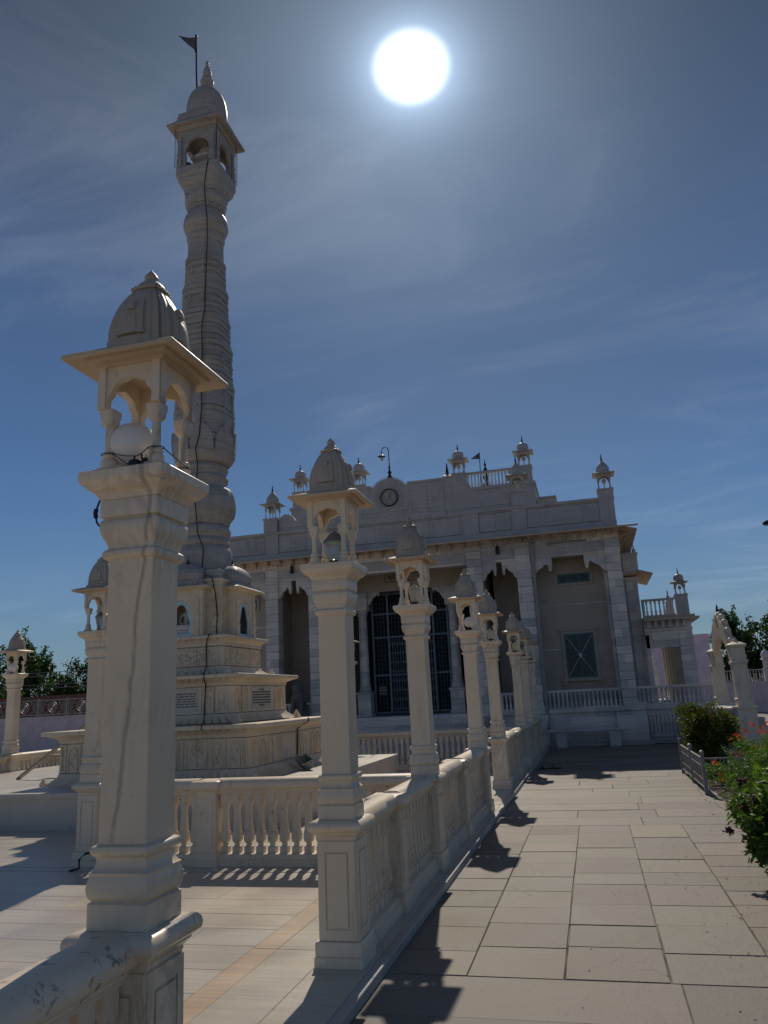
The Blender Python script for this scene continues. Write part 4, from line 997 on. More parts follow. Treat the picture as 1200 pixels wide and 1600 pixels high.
# piers with coursed joints
def pier(x0, x1, y0, y1, z0, z1, h=.26):
    b = MB(); z = z0
    while z < z1-.02:
        e = min(z+h, z1); k = random.uniform(-.003, .003)
        b.rect(x0+k, x1+k, y0, y1, [(-.014, z), (0, z+.008), (0, e-.010), (-.014, e-.001)]); z = e
    return P('pier', b)
PA = (.85, 1.30); PB = (-1.99, -1.52); PC = (-3.62, -3.12)
for (a, c) in (PA, PB, PC):
    for (x0, x1) in ((a, c), (mx(c), mx(a))): pier(x0, x1, FY-.02, FY+.42, 1.0505, 6.42)
for (a, c) in ((.90, 1.55), (-2.05, -1.46)):
    for (x0, x1) in ((a, c), (mx(c), mx(a))):
        b = MB(); b.box(x0-.0, x1, FY-.06, FY-.021, 1.051, 1.16); P('pier_foot', b, smooth=0)
# lintel band and frieze
x0, x1 = mx(1.30), 1.30
b = MB(); b.box(x0-.02, x1+.02, FY+.03, FY+.45, 5.83, 6.66)
P('lintel', b, smooth=0)
b = MB()
for (a, c) in ((-1.50,.84), (-3.10,-2.01), (mx(.84), mx(-1.50)), (mx(-2.01), mx(-3.10)), (XC-2.53, XC+2.53)):
    n_ = max(1, round((c-a)/1.15)); w_ = (c-a)/n_
    for i in range(n_): b.rect(a+i*w_+.03, a+(i+1)*w_-.03, FY-.002, FY+.029, [(0, 5.90), (0, 6.17)])
b.box(x0, x1, FY-.012, FY+.0295, 5.84, 5.875) if False else None
part_each('frieze_panel', b, M_parapet, tp, 0)
def bracket(xa, dr, w_, zt=5.829, th=(FY+.06, FY+.24)):
    """scalloped stone bracket hanging under the lintel beside a pier."""
    pts = [(0, zt), (0, 5.26), (.05*w_, 5.23)]
    for k_ in range(13):
        t_ = k_/12; pts.append((w_*(.08+.52*t_), 5.26+.30*(t_**.75)-.045*math.sin(t_*PI*3)*(1-t_)))
    pts += [(w_*.66, 5.60), (w_*.72, 5.62), (w_*.78, 5.56), (w_*.84, 5.40), (w_*.90, 5.37), (w_*.95, 5.42), (w_*1.0, 5.60), (w_*1.0, zt)]
    b = MB(); b.prism([(xa+dr*u, z) for u, z in pts], 'y', *th); return b
for (a, c) in ((PB[1], PA[0]), (PC[1], PB[0]), (mx(PA[0]), mx(PB[1])), (mx(PB[0]), mx(PC[1]))):
    w_ = min((c-a)*.42, .68)
    P('arch_bracket', bracket(a, 1, w_)); P('arch_bracket', bracket(c, -1, w_))
# recess walls of the side bays
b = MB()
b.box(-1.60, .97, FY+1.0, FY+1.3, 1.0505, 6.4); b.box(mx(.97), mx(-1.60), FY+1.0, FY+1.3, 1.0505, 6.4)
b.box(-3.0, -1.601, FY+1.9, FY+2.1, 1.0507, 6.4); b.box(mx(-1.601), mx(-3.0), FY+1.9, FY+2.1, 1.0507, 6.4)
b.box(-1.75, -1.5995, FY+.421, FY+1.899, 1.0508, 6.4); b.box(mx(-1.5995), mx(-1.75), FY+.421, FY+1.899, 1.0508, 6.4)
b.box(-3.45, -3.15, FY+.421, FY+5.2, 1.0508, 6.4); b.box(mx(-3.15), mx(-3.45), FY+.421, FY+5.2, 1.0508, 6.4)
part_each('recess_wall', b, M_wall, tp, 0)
b = MB()
for a, c in ((-1.6,.97),(mx(.97), mx(-1.6))):
    for z_ in (4.35, 2.9): b.box(a, c, FY+.992, FY+.9995, z_, z_+.035)
    b.box(a, c, FY+.985, FY+.9992, 1.0506, 1.16)
for z in np.arange(1.3, 5.6, .33): b.box(.845-.10, .845, FY+.43, FY+.989, z, z+.325); 
part_each('wall_band', b, M_temple, tp, 0)
# building body and roof slab
b = MB(); b.box(mx(1.28), 1.28, FY+5.2, 36, 1.0506, 6.5); b.box(.971, 1.28, FY+.45, FY+5.199, 1.0509, 6.5); b.box(mx(1.28), mx(.971), FY+.45, FY+5.199, 1.0509, 6.5)
part_each('body_wall', b, M_temple, tp, 0)
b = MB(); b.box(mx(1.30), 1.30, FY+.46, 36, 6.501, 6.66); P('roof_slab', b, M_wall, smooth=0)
# windows
def window(xa, xb, za, zb, y, par=tp, cross=True):
    f = MB()
    for (a, c, d_, e_) in ((xa-.09, xb+.09, zb, zb+.10), (xa-.09, xa, za, zb), (xb, xb+.09, za, zb)): f.box(a, c, y-.05, y-.001, d_, e_)
    if cross: f.box(xa-.16, xb+.16, y-.14, y-.001, za-.10, za-.0005); f.box(xa-.14, xa-.03, y-.10, y-.001, za-.2, za-.1005); f.box(xb+.03, xb+.14, y-.10, y-.001, za-.2, za-.1005)
    if cross: f.box(xa-.16, xb+.16, y-.10, y-.001, zb+.1005, zb+.16)
    else: f.box(xa-.09, xb+.09, y-.05, y-.001, za-.07, za)
    w_ = part('window', f, M_wall, par, 0)
    s = MB()
    for (a, c, d_, e_) in ((xa, xb, zb-.06, zb), (xa, xb, za, za+.06), (xa, xa+.06, za+.06, zb-.06), (xb-.06, xb, za+.06, zb-.06)): s.box(a+.0005, c-.0005, y-.035, y-.002, d_, e_)
    if cross:
        mxx = (xa+xb)/2; mz = (za+zb)/2
        s.box(mxx-.02, mxx+.02, y-.028, y-.004, za+.06, zb-.06); s.box(xa+.06, xb-.06, y-.026, y-.004, mz-.02, mz+.02)
    else:
        for q in (1/3, 2/3): xx = xa+(xb-xa)*q; s.box(xx-.018, xx+.018, y-.033, y-.003, za+.06, zb-.06)
    part('sash', s, M_teal, w_, 0)
    if cross:
        s = MB()
        for k_ in (-1, 1):
            s.tube([(mxx-k_*(xb-xa)*.44, y-.045, za+.07), (mxx+k_*(xb-xa)*.44, y-.045, zb-.07)], .011, 6)
        s.prism([(mxx+.06*math.cos(a), mz+.075*math.sin(a)) for a in np.linspace(0, 2*PI, 9)[:-1]], 'y', y-.062, y-.05)
        part('cross_bars', s, M_white, w_)
    g_ = MB(); g_.box(xa, xb, y-.012, y-.006, za, zb); part('pane', g_, M_glassd, w_, 0)
window(-.73, .21, 1.98, 3.40, FY+1.0); window(mx(.21), mx(-.73), 1.98, 3.40, FY+1.0)
window(-.76, .30, 5.06, 5.38, FY+1.0, cross=False); window(mx(.30), mx(-.76), 5.06, 5.38, FY+1.0, cross=False)
# central porch: columns, brackets, gate
def column(x, y):
    b = MB()
    b.sq(x, y, [(.27,1.0505),(.27,1.12),(.24,1.14),(.24,1.78),(.26,1.80),(.28,1.84),(.28,1.88),(.22,1.92)], .03)
    b.lathe(x, y, [(.22,1.921),(.23,1.97),(.21,2.03),(.19,2.08),(.20,2.12),(.175,2.2),(.165,3.6),(.155,4.55),(.17,4.6),(.19,4.64),(.17,4.68),(.20,4.74),(.23,4.78)], 24)
    b.sq(x, y, [(.24,4.781),(.24,5.35),(.26,5.37),(.26,5.42)], .02)
    return P('column', b)
CY = 27.1
for x in (-4.5, -7.84): column(x, CY)
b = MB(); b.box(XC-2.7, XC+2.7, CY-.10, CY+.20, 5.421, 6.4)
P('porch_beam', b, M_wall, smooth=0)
for xa, dr, w_ in ((-4.26-.001, -1, .45), (-8.08+.48, 1, .45)):
    pts = [(0, 5.42), (0, 4.98)]
    for k_ in range(13): t_ = k_/12; pts.append((w_*(.05+.75*t_), 4.98+.38*t_**.8-.05*math.sin(t_*PI*3)*(1-t_)))
    pts += [(w_*.9, 5.25), (w_, 5.42)]
    b = MB(); b.prism([(xa+(dr*u if dr > 0 else dr*(u+.48)), z) for u, z in pts], 'y', CY-.06, CY+.10); P('porch_bracket', b, M_temple)
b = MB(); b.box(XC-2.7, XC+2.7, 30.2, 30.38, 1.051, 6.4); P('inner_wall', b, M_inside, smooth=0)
# sign board over the gate
b = MB(); b.prism([(-6.92+x, 5.72+z) for x, z in [(0,.02),(.02,0),(1.28,0),(1.30,.02),(1.30,.30),(1.28,.32),(.02,.32),(0,.30)]], 'y', CY-.13, CY-.101)
sg = P('sign_board', b, M_wall, smooth=0); sg['label'] = 'long sign board with dark Devanagari letters above the gate'
b = MB()
for (a, c, d_, e_) in ((-6.90, -5.64, 5.735, 5.75), (-6.90, -5.64, 6.01, 6.025), (-6.90, -6.885, 5.75, 6.01), (-5.655, -5.64, 5.75, 6.01)): b.box(a, c, CY-.137, CY-.1305, d_, e_)
part('sign_rim', b, M_letter, sg, 0)
cu = bpy.data.curves.new('letters', 'FONT'); cu.body = "\u0936\u094d\u0930\u0940 \u0906\u0926\u093f\u0928\u093e\u0925"; cu.size = .24; cu.extrude = .004; cu.body = "\u0936\u094d\u0930\u0940 \u0906"
to = bpy.data.objects.new('letters', cu); col.objects.link(to)
dg = bpy.context.evaluated_depsgraph_get(); dg.update()
lm = bpy.data.meshes.new_from_object(to.evaluated_get(dg)); bpy.data.objects.remove(to); lm.materials.clear(); lm.materials.append(M_letter)
lo = obj('letters', lm, sg, tuple(Vector((-6.80, CY-.137, 5.81))-origin(sg))); lo.rotation_euler = (PI/2, 0, 0)
# lattice and folding gate
GY = CY+.35
b = MB(); zt = 5.42
for x in (-7.56, -6.98, -4.78, -5.30): b.box(x-.035, x+.035, GY-.03, GY+.03, 1.12, zt)
for z_ in (1.14, 2.45, 3.80, 4.65, 5.38): b.box(-7.60, -4.74, GY-.025, GY+.025, z_-.03, z_+.03)
lat = P('lattice_screen', b, M_gate, smooth=0)
b = MB(); rr = random.Random(4)
for (a, c) in ((-7.53, -7.01), (-5.27, -4.81)):
    for k_ in range(1, 4): x = a+(c-a)*k_/4; b.box(x-.006, x+.006, GY-.008, GY+.008, 1.17, 5.35)
    z_ = 1.25
    while z_ < 5.3:
        for k_ in range(3):
            xa_ = a+(c-a)*k_/4; b.tube([(xa_, GY, z_), (xa_+(c-a)/4, GY, z_+.10), (xa_+(c-a)/2, GY, z_)], .005, 4)
        z_ += .17
k_ = -6.95
for x in np.arange(-6.85, -5.33, .13): b.box(x-.006, x+.006, GY-.008, GY+.008, 3.83, 5.35)
for z_ in np.arange(3.95, 5.3, .17):
    for x in np.arange(-6.85, -5.4, .26): b.tube([(x, GY, z_), (x+.13, GY, z_+.08), (x+.26, GY, z_)], .005, 4)
part('lattice_bars', b, M_grid, lat)
b = MB()
n_ = 17
for i in range(n_+1): x = -6.93+1.6*i/n_; b.box(x-.012, x+.012, GY-.075, GY-.055, 1.13, 3.74)
for band in range(8):
    z0 = 1.2+band*.325
    for i in range(n_):
        x = -6.93+1.6*i/n_
        b.box(x+.0125, x+1.6/n_-.0125, GY-.071, GY-.06, z0+.06, z0+.075)
        b.tube([(x, GY-.05, z0), (x+1.6/n_, GY-.05, z0+.13)], .007, 4); b.tube([(x, GY-.046, z0+.13), (x+1.6/n_, GY-.046, z0)], .007, 4)
for x in (-6.96, -5.31): b.box(x-.03, x+.03, GY-.09, GY-.0305, 1.12, 3.78)
P('folding_gate', b, M_gate, smooth=0)
b = MB(); b.box(-7.43, -7.10, GY-.06, GY-.04, 1.72, 2.10); nb = P('notice_board', b, M_letter, smooth=0)
b = MB()
for i, z_ in enumerate((2.03, 1.94, 1.84)):
    x = -7.40
    while x < -7.15: L = rr.uniform(.03, .07); b.box(x, x+L, GY-.064, GY-.0605, z_-.006, z_); [b.box(q, q+.008, GY-.064, GY-.0605, z_-.04, z_-.0062) for q in np.arange(x+.004, x+L-.008, .016)]; x += L+.014
part('notice_letters', b, M_white, nb, 0)
# terrace railings
BALT = None
b = MB(); b.sq(0, 0, [(.036,0),(.036,.05),(.026,.055),(.036,.10),(.036,.14),(.024,.20),(.022,.36),(.034,.41),(.036,.50)], .08); BALT = b.mesh('baluster', M_temple)
def railing(xa, xb, y, z=1.051, par=tp, along='x', h=.57, mat=None):
    b = MB()
    if along == 'x': b.box(xa, xb, y-.07, y+.07, z, z+.04); b.box(xa, xb, y-.07, y+.07, z+h-.07, z+h)
    else: b.box(y-.07, y+.07, xa, xb, z, z+.04); b.box(y-.07, y+.07, xa, xb, z+h-.07, z+h)
    r_ = part('railing', b, mat or M_temple, par, 0); ro = origin(r_)
    n_ = int((xb-xa)/.125)
    for i in range(n_):
        u = xa+(i+.5)*(xb-xa)/n_
        q = obj('baluster', BALT, r_, tuple(Vector((u, y, z+.04) if along == 'x' else (y, u, z+.04))-ro)); q.scale = (1, 1, (h-.11)/.5)
    return r_
railing(PB[1], PA[0], FY+.10); railing(PC[1], PB[0], FY+.10); railing(mx(PB[0]), mx(PC[1]), FY+.10); railing(mx(PA[0]), mx(PB[1]), FY+.10)
railing(1.31, 3.52, FY+.25, 1.049)
# eave: sloping stone slabs on brackets
b = MB()
def eave_x(b, xa, xb, y_in, y_out, z_in, z_out, th=.05):
    b.prism([(y_in, z_in), (y_out, z_out), (y_out, z_out+th), (y_in, z_in+th+.02)], 'x', xa, xb)
n_ = 14; w_ = (1.9-mx(1.9))/n_
for i in range(n_): eave_x(b, mx(1.9)+i*w_+.003, mx(1.9)+(i+1)*w_-.003, FY+.029, FY-.70, 6.60, 6.47)
b.prism([(1.321, 6.60), (1.90, 6.47), (1.90, 6.52), (1.321, 6.67)], 'y', FY+.0295, 32.5)
P('eave', b, M_eave, smooth=0)
b = MB(); x = mx(1.2)
xs = []
while x < 1.25: xs.append(x); x += .47
for x in xs: b.prism([(FY+.029, 6.57), (FY-.17, 6.535), (FY-.18, 6.51), (FY-.14, 6.49), (FY-.10, 6.44), (FY-.05, 6.43), (FY-.03, 6.37), (FY+.029, 6.35)], 'x', x-.045, x+.045)
for y_ in np.arange(25.8, 32, .8): b.prism([(1.3205, 6.585), (1.62, 6.52), (1.6, 6.46), (1.45, 6.40), (1.3205, 6.28)], 'y', y_-.06, y_+.06)
part_each('eave_bracket', b, M_eave, tp)
# parapet
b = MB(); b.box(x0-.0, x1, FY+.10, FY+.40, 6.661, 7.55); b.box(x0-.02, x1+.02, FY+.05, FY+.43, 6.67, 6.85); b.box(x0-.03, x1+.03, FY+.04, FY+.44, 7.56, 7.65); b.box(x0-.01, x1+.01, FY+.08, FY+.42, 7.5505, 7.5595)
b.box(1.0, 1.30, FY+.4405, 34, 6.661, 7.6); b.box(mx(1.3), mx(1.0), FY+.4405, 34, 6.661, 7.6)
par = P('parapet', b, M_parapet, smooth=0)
b = MB(); r9 = random.Random(9)
for (a, c) in ((-1.5, -.95), (-.90, .28), (.30, .80), (-3.1,-2.55),(-2.5,-2.03), (-4.2,-3.72), (XC-1.5,XC-.55),(XC-.5,XC+.5),(XC+.55,XC+1.5)):
    for (p0, p1) in (((a, c), (mx(c), mx(a))) if abs((a+c)/2-XC) > 1.9 else ((a, c),)):
        b = MB(); b.rect(p0+.02, p1-.02, FY+.078, FY+.0995, [(0, 6.90), (0, 7.46)])
        if r9.random() < .6:
            for xx in np.arange(p0+.07, p1-.07, .055): b.box(xx, xx+.03, FY+.068, FY+.0785, 6.98, 7.38)
        part('parapet_panel', b, M_parapet, par, 0)
jb = MB()
for (a, c) in ((mx(1.29), 1.29),):
    for z_ in (6.872, 7.495): jb.box(a, c, FY+.0965, FY+.0999, z_, z_+.014)
    for z_ in (6.04,): pass
for x_ in np.arange(mx(1.2), 1.2, 1.27): jb.box(x_, x_+.01, FY+.027, FY+.0299, 6.19, 6.6)
jb.box(mx(1.3), 1.3, FY+.027, FY+.0299, 6.20, 6.212)
for (a, z0_, z1_) in ((XC-1.0, 7.8, 8.85), (XC+1.35, 7.8, 8.85), (XC, 7.8, 7.9), (XC-1.5,7.8,8.85), (XC+.8, 7.8, 8.3)): jb.box(a, a+.008, FY+.137, FY+.1399, z0_, z1_)
for z_ in (7.95,): jb.box(XC-1.94, XC+1.94, FY+.137, FY+.1399, z_, z_+.009)
for s_ in (-1, 1):
    jb.box(XC+s_*3.2-.95, XC+s_*3.2+.95, FY+.157, FY+.1599, 7.78, 7.792)
part('masonry_joints', jb, M_joint, par, 0)
b = MB()
for (a, c) in (PA, PB, PC):
    for (p0, p1) in ((a, c), (mx(c), mx(a))): b.box(p0-.01, p1+.01, FY+.045, FY+.0995, 6.852, 7.555)
part_each('parapet_pilaster', b, M_parapet, par, 0)
# crown with clock
b = MB()
arc = [(XC+.72*math.cos(a), 8.46+.72*math.sin(a)) for a in np.linspace(math.asin(.42/.72), PI-math.asin(.42/.72), 17)]
b.prism([(XC-1.95, 7.651), (XC+1.95, 7.651), (XC+1.95, 8.88)]+arc+[(XC-1.95, 8.88)], 'y', FY+.14, FY+.42)
b.box(XC+.66, XC+1.97, FY+.10, FY+.46, 8.8805, 8.96); b.box(XC-1.97, XC-.66, FY+.10, FY+.46, 8.8805, 8.96)
b.box(XC-1.96, XC+1.96, FY+.06, FY+.1395, 7.652, 7.78)
for s_ in (-1, 1):
    b.sq(XC+s_*2.08, FY+.27, [(.125,7.652),(.125,8.92),(.16,8.95),(.17,9.0),(.15,9.02),(.07,9.10)], .03)
    # scrolled shoulder and small hump
    pts = [(2.20, 7.653), (2.20, 8.80)]+[(2.20+.38+.30*math.sin(t_)-.0, 8.42+.36*math.cos(t_)) for t_ in np.linspace(-.4, 1.3, 9)]
    pts += [(3.05, 8.28), (3.25, 8.10), (3.45, 8.0), (3.55, 8.02), (3.62, 8.16), (3.78, 8.28), (3.95, 8.30), (4.10, 8.20), (4.17, 8.05), (4.17, 7.653)]
    b.prism([(XC+s_*u, z) for u, z in pts], 'y', FY+.16, FY+.40)
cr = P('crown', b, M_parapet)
for s_ in (-1, 1):
    b = MB(); b.lathe(XC+s_*2.08, FY+.27, [(.05,9.1005),(.075,9.14),(.04,9.18),(.06,9.24),(.03,9.29),(.045,9.34),(.02,9.38),(.03,9.42),(.002,9.52)], 10); part('crown_finial', b, M_dark, cr)
def ringp(b, cx, cz, r0, r1, y0, y1, n=40):
    V = []; F = []
    for i in range(n):
        a = 2*PI*i/n; c, s_ = math.cos(a), math.sin(a)
        V += [(cx+r0*c, y0, cz+r0*s_), (cx+r1*c, y0, cz+r1*s_), (cx+r0*c, y1, cz+r0*s_), (cx+r1*c, y1, cz+r1*s_)]
    for i in range(n):
        a = 4*i; c = 4*((i+1)%n)
        F += [(a, a+1, c+1, c), (a+1, a+3, c+3, c+1), (a+2, a, c, c+2)]
    b.add(V, F)
b = MB(); ringp(b, XC, 8.46, .50, .53, FY+.125, FY+.1395); ringp(b, XC, 8.46, .40, .44, FY+.12, FY+.1395); ringp(b, XC, 8.46, .74, .755, FY+.13, FY+.1396); part('clock_surround', b, M_parapet, cr)
b = MB(); ringp(b, XC, 8.46, .285, .32, FY+.06, FY+.1395); ck = part('clock', b, M_dark, cr)
b = MB(); b.prism([(XC+.284*math.cos(a), 8.46+.284*math.sin(a)) for a in np.linspace(0, 2*PI, 33)[:-1]], 'y', FY+.10, FY+.1393); part('clock_face', b, M_clockf, ck)
b = MB()
for i in range(12):
    a = i*PI/6; c, s_ = math.sin(a), math.cos(a); L = .035
    q = [(XC+c*.245-s_*.008, 8.46+s_*.245+c*.008), (XC+c*.245+s_*.008, 8.46+s_*.245-c*.008), (XC+c*.205+s_*.008, 8.46+s_*.205-c*.008), (XC+c*.205-s_*.008, 8.46+s_*.205+c*.008)]
    b.prism(q, 'y', FY+.093, FY+.0995)
for a, L, w_ in ((math.radians(28), .15, .012), (math.radians(8), .20, .009)):
    c, s_ = math.sin(a), math.cos(a)
    b.prism([(XC-s_*w_, 8.46+c*w_), (XC+s_*w_, 8.46-c*w_), (XC+c*L, 8.46+s_*L)], 'y', FY+.082 if w_ > .01 else FY+.088, FY+.087 if w_ > .01 else FY+.0925)
part('clock_hands', b, M_dark, ck)
# roof kiosks
def kiosk(cx, cy, z, k=1.0, kind='drum', base=None, name='roof_kiosk', par=tp, mat=None):
    mat = mat or M_parapet
    b = MB(); f = lambda L: [(r_*k, z+h_*k) for r_, h_ in L]
    kb = MB(); h = .22
    if base: kb.sq(cx, cy, [(.27*k, base), (.27*k, z-.08), (.30*k, z-.05), (.30*k, z)], .02)
    else: kb.sq(cx, cy, [(.27*k, z-.03), (.27*k, z)], .02)
    for s_ in (-1, 1):
        pn = arch_panel(h*k, z+.36*k, z+.56*k, .155*k, z+.36*k, z+.50*k, 3, .12)
        b.prism([(cx+u, zz) for u, zz in pn], 'y', cy+s_*h*k-.02*k, cy+s_*h*k+.02*k)
        pn = arch_panel((h-.021)*k, z+.361*k, z+.559*k, .15*k, z+.361*k, z+.50*k, 3, .12)
        b.prism([(cy+u, zz) for u, zz in pn], 'x', cx+s_*h*k-.018*k, cx+s_*h*k+.018*k)
    b.sq(cx, cy, f([(.24,.561),(.26,.575),(.38,.56),(.39,.565),(.39,.58),(.26,.62)]), .02)
    o = part(name, b, mat, par); oo = origin(o); part('kiosk_base', kb, mat, o)
    cm = MB()
    cb = MB(); cb.sq(0, 0, [(.038*k,0),(.038*k,.03*k)], .1); cb.lathe(0, 0, [(.026*k,.0305*k),(.020*k,.06*k),(.019*k,.28*k),(.03*k,.31*k)], 8); cb.sq(0, 0, [(.03*k,.3105*k),(.036*k,.33*k),(.036*k,.3595*k)], .1)
    cmesh = cb.mesh('kiosk_column', mat)
    for sx_ in (-1, 1):
        for sy_ in (-1, 1): obj('kiosk_column', cmesh, o, (cx+sx_*.20*k-oo.x, cy+sy_*.20*k-oo.y, z-oo.z))
    d_ = MB()
    if kind == 'drum': d_.lathe(cx, cy, f([(.22,.6205),(.235,.66),(.215,.69),(.225,.72),(.235,.78),(.225,.85),(.19,.91),(.12,.96),(.05,.99),(.03,1.0)]), 24, 12, .03)
    else: d_.lathe(cx, cy, f([(.25,.6205),(.25,.67),(.235,.69),(.245,.76),(.235,.83),(.20,.90),(.13,.99),(.07,1.06),(.035,1.10)]), 24, 8, .04)
    part('kiosk_dome', d_, mat, o)
    t_ = 1.0 if kind == 'drum' else 1.10
    d_ = MB(); d_.lathe(cx, cy, f([(.03,t_+.0005),(.045,t_+.03),(.02,t_+.06),(.04,t_+.10),(.015,t_+.14),(.025,t_+.18),(.002,t_+.28)]), 8); part('kiosk_finial', d_, M_dark, o)
    d_ = MB(); d_.lathe(cx, cy, f([(.05,.001),(.02,.03),(.02,.22),(.05,.24),(.085,.30),(.085,.35),(.05,.41),(.002,.43)]), 10); part('kiosk_lamp', d_, M_hex, o)
    return o
kiosk(1.08, FY+.27, 7.93, .90, 'point', base=7.651); kiosk(mx(1.08), FY+.27, 7.93, .90, 'point', base=7.651)
kiosk(-1.72, FY+.27, 8.17, .95, 'point', base=7.651); kiosk(mx(-1.72), FY+.27, 8.17, .95, 'point', base=7.651)
kiosk(1.12, 30.6, 7.95, .9, 'point', base=7.601)
UY = 28.7
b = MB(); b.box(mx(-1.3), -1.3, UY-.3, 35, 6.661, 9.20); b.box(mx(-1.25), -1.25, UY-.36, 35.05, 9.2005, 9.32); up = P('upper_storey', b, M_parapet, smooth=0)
for kx in (-1.62, -4.14, mx(-1.62), mx(-4.14)): kiosk(kx, UY, 9.98, .98, 'drum', base=9.321)
railing(-3.87, -1.90, UY, 9.321, h=.68, mat=M_parapet); railing(mx(-1.90), mx(-3.87), UY, 9.321, h=.68, mat=M_parapet)
b = MB(); b.box(-1.24, -.62, UY+.2, UY+2.5, 6.661, 8.72); b.box(-1.24, -.56, UY+.15, UY+2.5, 8.7205, 8.78); P('stair_head', b, M_parapet, smooth=0)
# wall lanterns, tube light, drainpipe
for x in (-2.55, mx(-2.55)):
    b = MB(); b.lathe(x, FY-.08, [(.035,6.06),(.065,6.07),(.06,6.26),(.075,6.27),(.04,6.34),(.012,6.36),(.01,6.42)], 6); P('wall_lantern', b, M_dark)
b = MB(); b.tube([(-.95, FY-.05, 6.27), (.28, FY-.05, 6.27)], .022, 8); b.box(-.97, .30, FY-.035, FY-.003, 6.245, 6.30); P('tube_light', b, M_pipe)
b = MB(); b.tube([(-6.3, FY-.05, 6.27), (-5.4, FY-.05, 6.27)], .022, 8); b.box(-6.32, -5.38, FY-.035, FY-.003, 6.245, 6.30); P('tube_light', b, M_pipe)
b = MB(); b.tube([(-1.43, FY-.2, 6.45), (-1.43, FY-.09, 6.30), (-1.43, FY-.07, 6.1), (-1.43, FY-.07, .7), (-1.43, FY-.2, .5)], .05, 10)
for z_ in (5.6, 4.2, 2.8, 1.4): b.tube([(-1.43, FY-.07, z_), (-1.43, FY-.07, z_+.10)], .062, 10)
P('drainpipe', b, M_pipe)
# side block and carriage porch on the right
b = MB(); b.box(1.301, 1.93, 28.5, 33.5, 1.051, 5.42); b.box(1.5, 2.02, 28.45, 33, 5.55, 6.20); b.box(1.48, 2.06, 28.42, 33, 6.2005, 6.27)
b.box(1.301, 1.99, 28.44, 33.5, 5.28, 5.40)
sb = P('side_block', b, M_temple, smooth=0)
b = MB(); b.prism([(1.93, 5.55), (2.45, 5.40), (2.45, 5.45), (1.93, 5.62)], 'y', 28.1, 31.2); b.box(1.301, 1.9295, 28.0, 33.4, 5.45, 5.54); part('side_eave', b, M_eave, sb, 0)
b = MB(); b.tube([(1.50, 28.42, 5.3), (1.50, 28.42, 1.2)], .045, 8)
for z_ in (4.6, 3.2, 2.2): b.tube([(1.50, 28.42, z_), (1.50, 28.42, z_+.09)], .058, 8)
part('drainpipe', b, M_pipe, sb)
b = MB(); b.lathe(2.0, 29.4, [(.10,6.271),(.12,6.34),(.05,6.42),(.08,6.5),(.03,6.58),(.002,6.8)], 8); b.lathe(2.0, 31, [(.14,6.271),(.17,6.4),(.10,6.5),(.03,6.62),(.002,6.8)], 8); part_each('side_finial', b, M_parapet, sb)
pc = MB(); PY0 = 28.0
b = MB()
for (a, c) in ((3.02, 3.46),):
    z = 1.051
    while z < 3.3: e = min(z+.26, 3.3); b.rect(a, c, PY0, PY0+.42, [(-.014, z), (0, z+.008), (0, e-.010), (-.014, e-.001)]); z = e
b.box(1.9305, 2.06, PY0+.05, PY0+.35, 1.051, 3.3)
porch = P('side_porch', b)
b = MB(); b.box(1.935, 3.46, PY0+.04, PY0+.34, 2.95, 3.30) if False else None
b.box(1.94, 3.019, PY0+.05, PY0+.33, 2.86, 3.30); b.box(1.94, 3.46, PY0+.03, PY0+.38, 3.3005, 3.76); b.box(1.94, 3.48, PY0-.03, PY0+.029, 3.42, 3.5)
for u in np.arange(2.05, 2.95, .045): b.box(u, u+.025, PY0+.03, PY0+.0495, 2.95, 3.2)
part('porch_lintel', b, M_temple, porch, 0)
b = MB()
for u in np.arange(2.08, 3.45, .23): b.prism([(PY0+.0285, 3.74), (PY0-.20, 3.74), (PY0-.20, 3.70), (PY0-.12, 3.64), (PY0-.06, 3.52), (PY0+.0285, 3.505)], 'x', u-.055, u+.055)
part_each('porch_bracket_stone', b, M_temple, porch)
b = MB(); b.box(1.94, 3.72, PY0-.26, 37.2, 3.7605, 3.83); b.box(1.94, 3.60, PY0-.12, 37.1, 3.8305, 3.92); part('porch_roof', b, M_eave, porch, 0)
b = MB()
for y_ in np.arange(29, 36.5, 1.1):
    b.box(2.0, 3.4, y_, y_+.16, 3.35, 3.76)
    b.sq(3.22, y_+.08, [(.20,1.051),(.20,1.15),(.16,1.18),(.15,3.1),(.2,3.2),(.2,3.349)], .06)
part_each('porch_column', b, M_wall, porch)
railing(2.03, 3.02, PY0+.02, 3.921, h=.60, par=tp, mat=M_parapet)
b = MB(); b.box(1.94, 2.029, PY0-.05, PY0+.12, 3.921, 4.52); part('porch_parapet_end', b, M_parapet, porch, 0)
kiosk(3.26, PY0+.1, 4.62, .72, 'drum', base=3.921)
b = MB(); b.lathe(2.95, 29.2, [(.09,4.4),(.12,4.5),(.05,4.58),(.07,4.66),(.02,4.75),(.03,4.82),(.002,4.95)], 8); b.sq(2.95, 29.2, [(.13,3.921),(.11,4.40)], .02); part('porch_finial', b, M_parapet, porch)
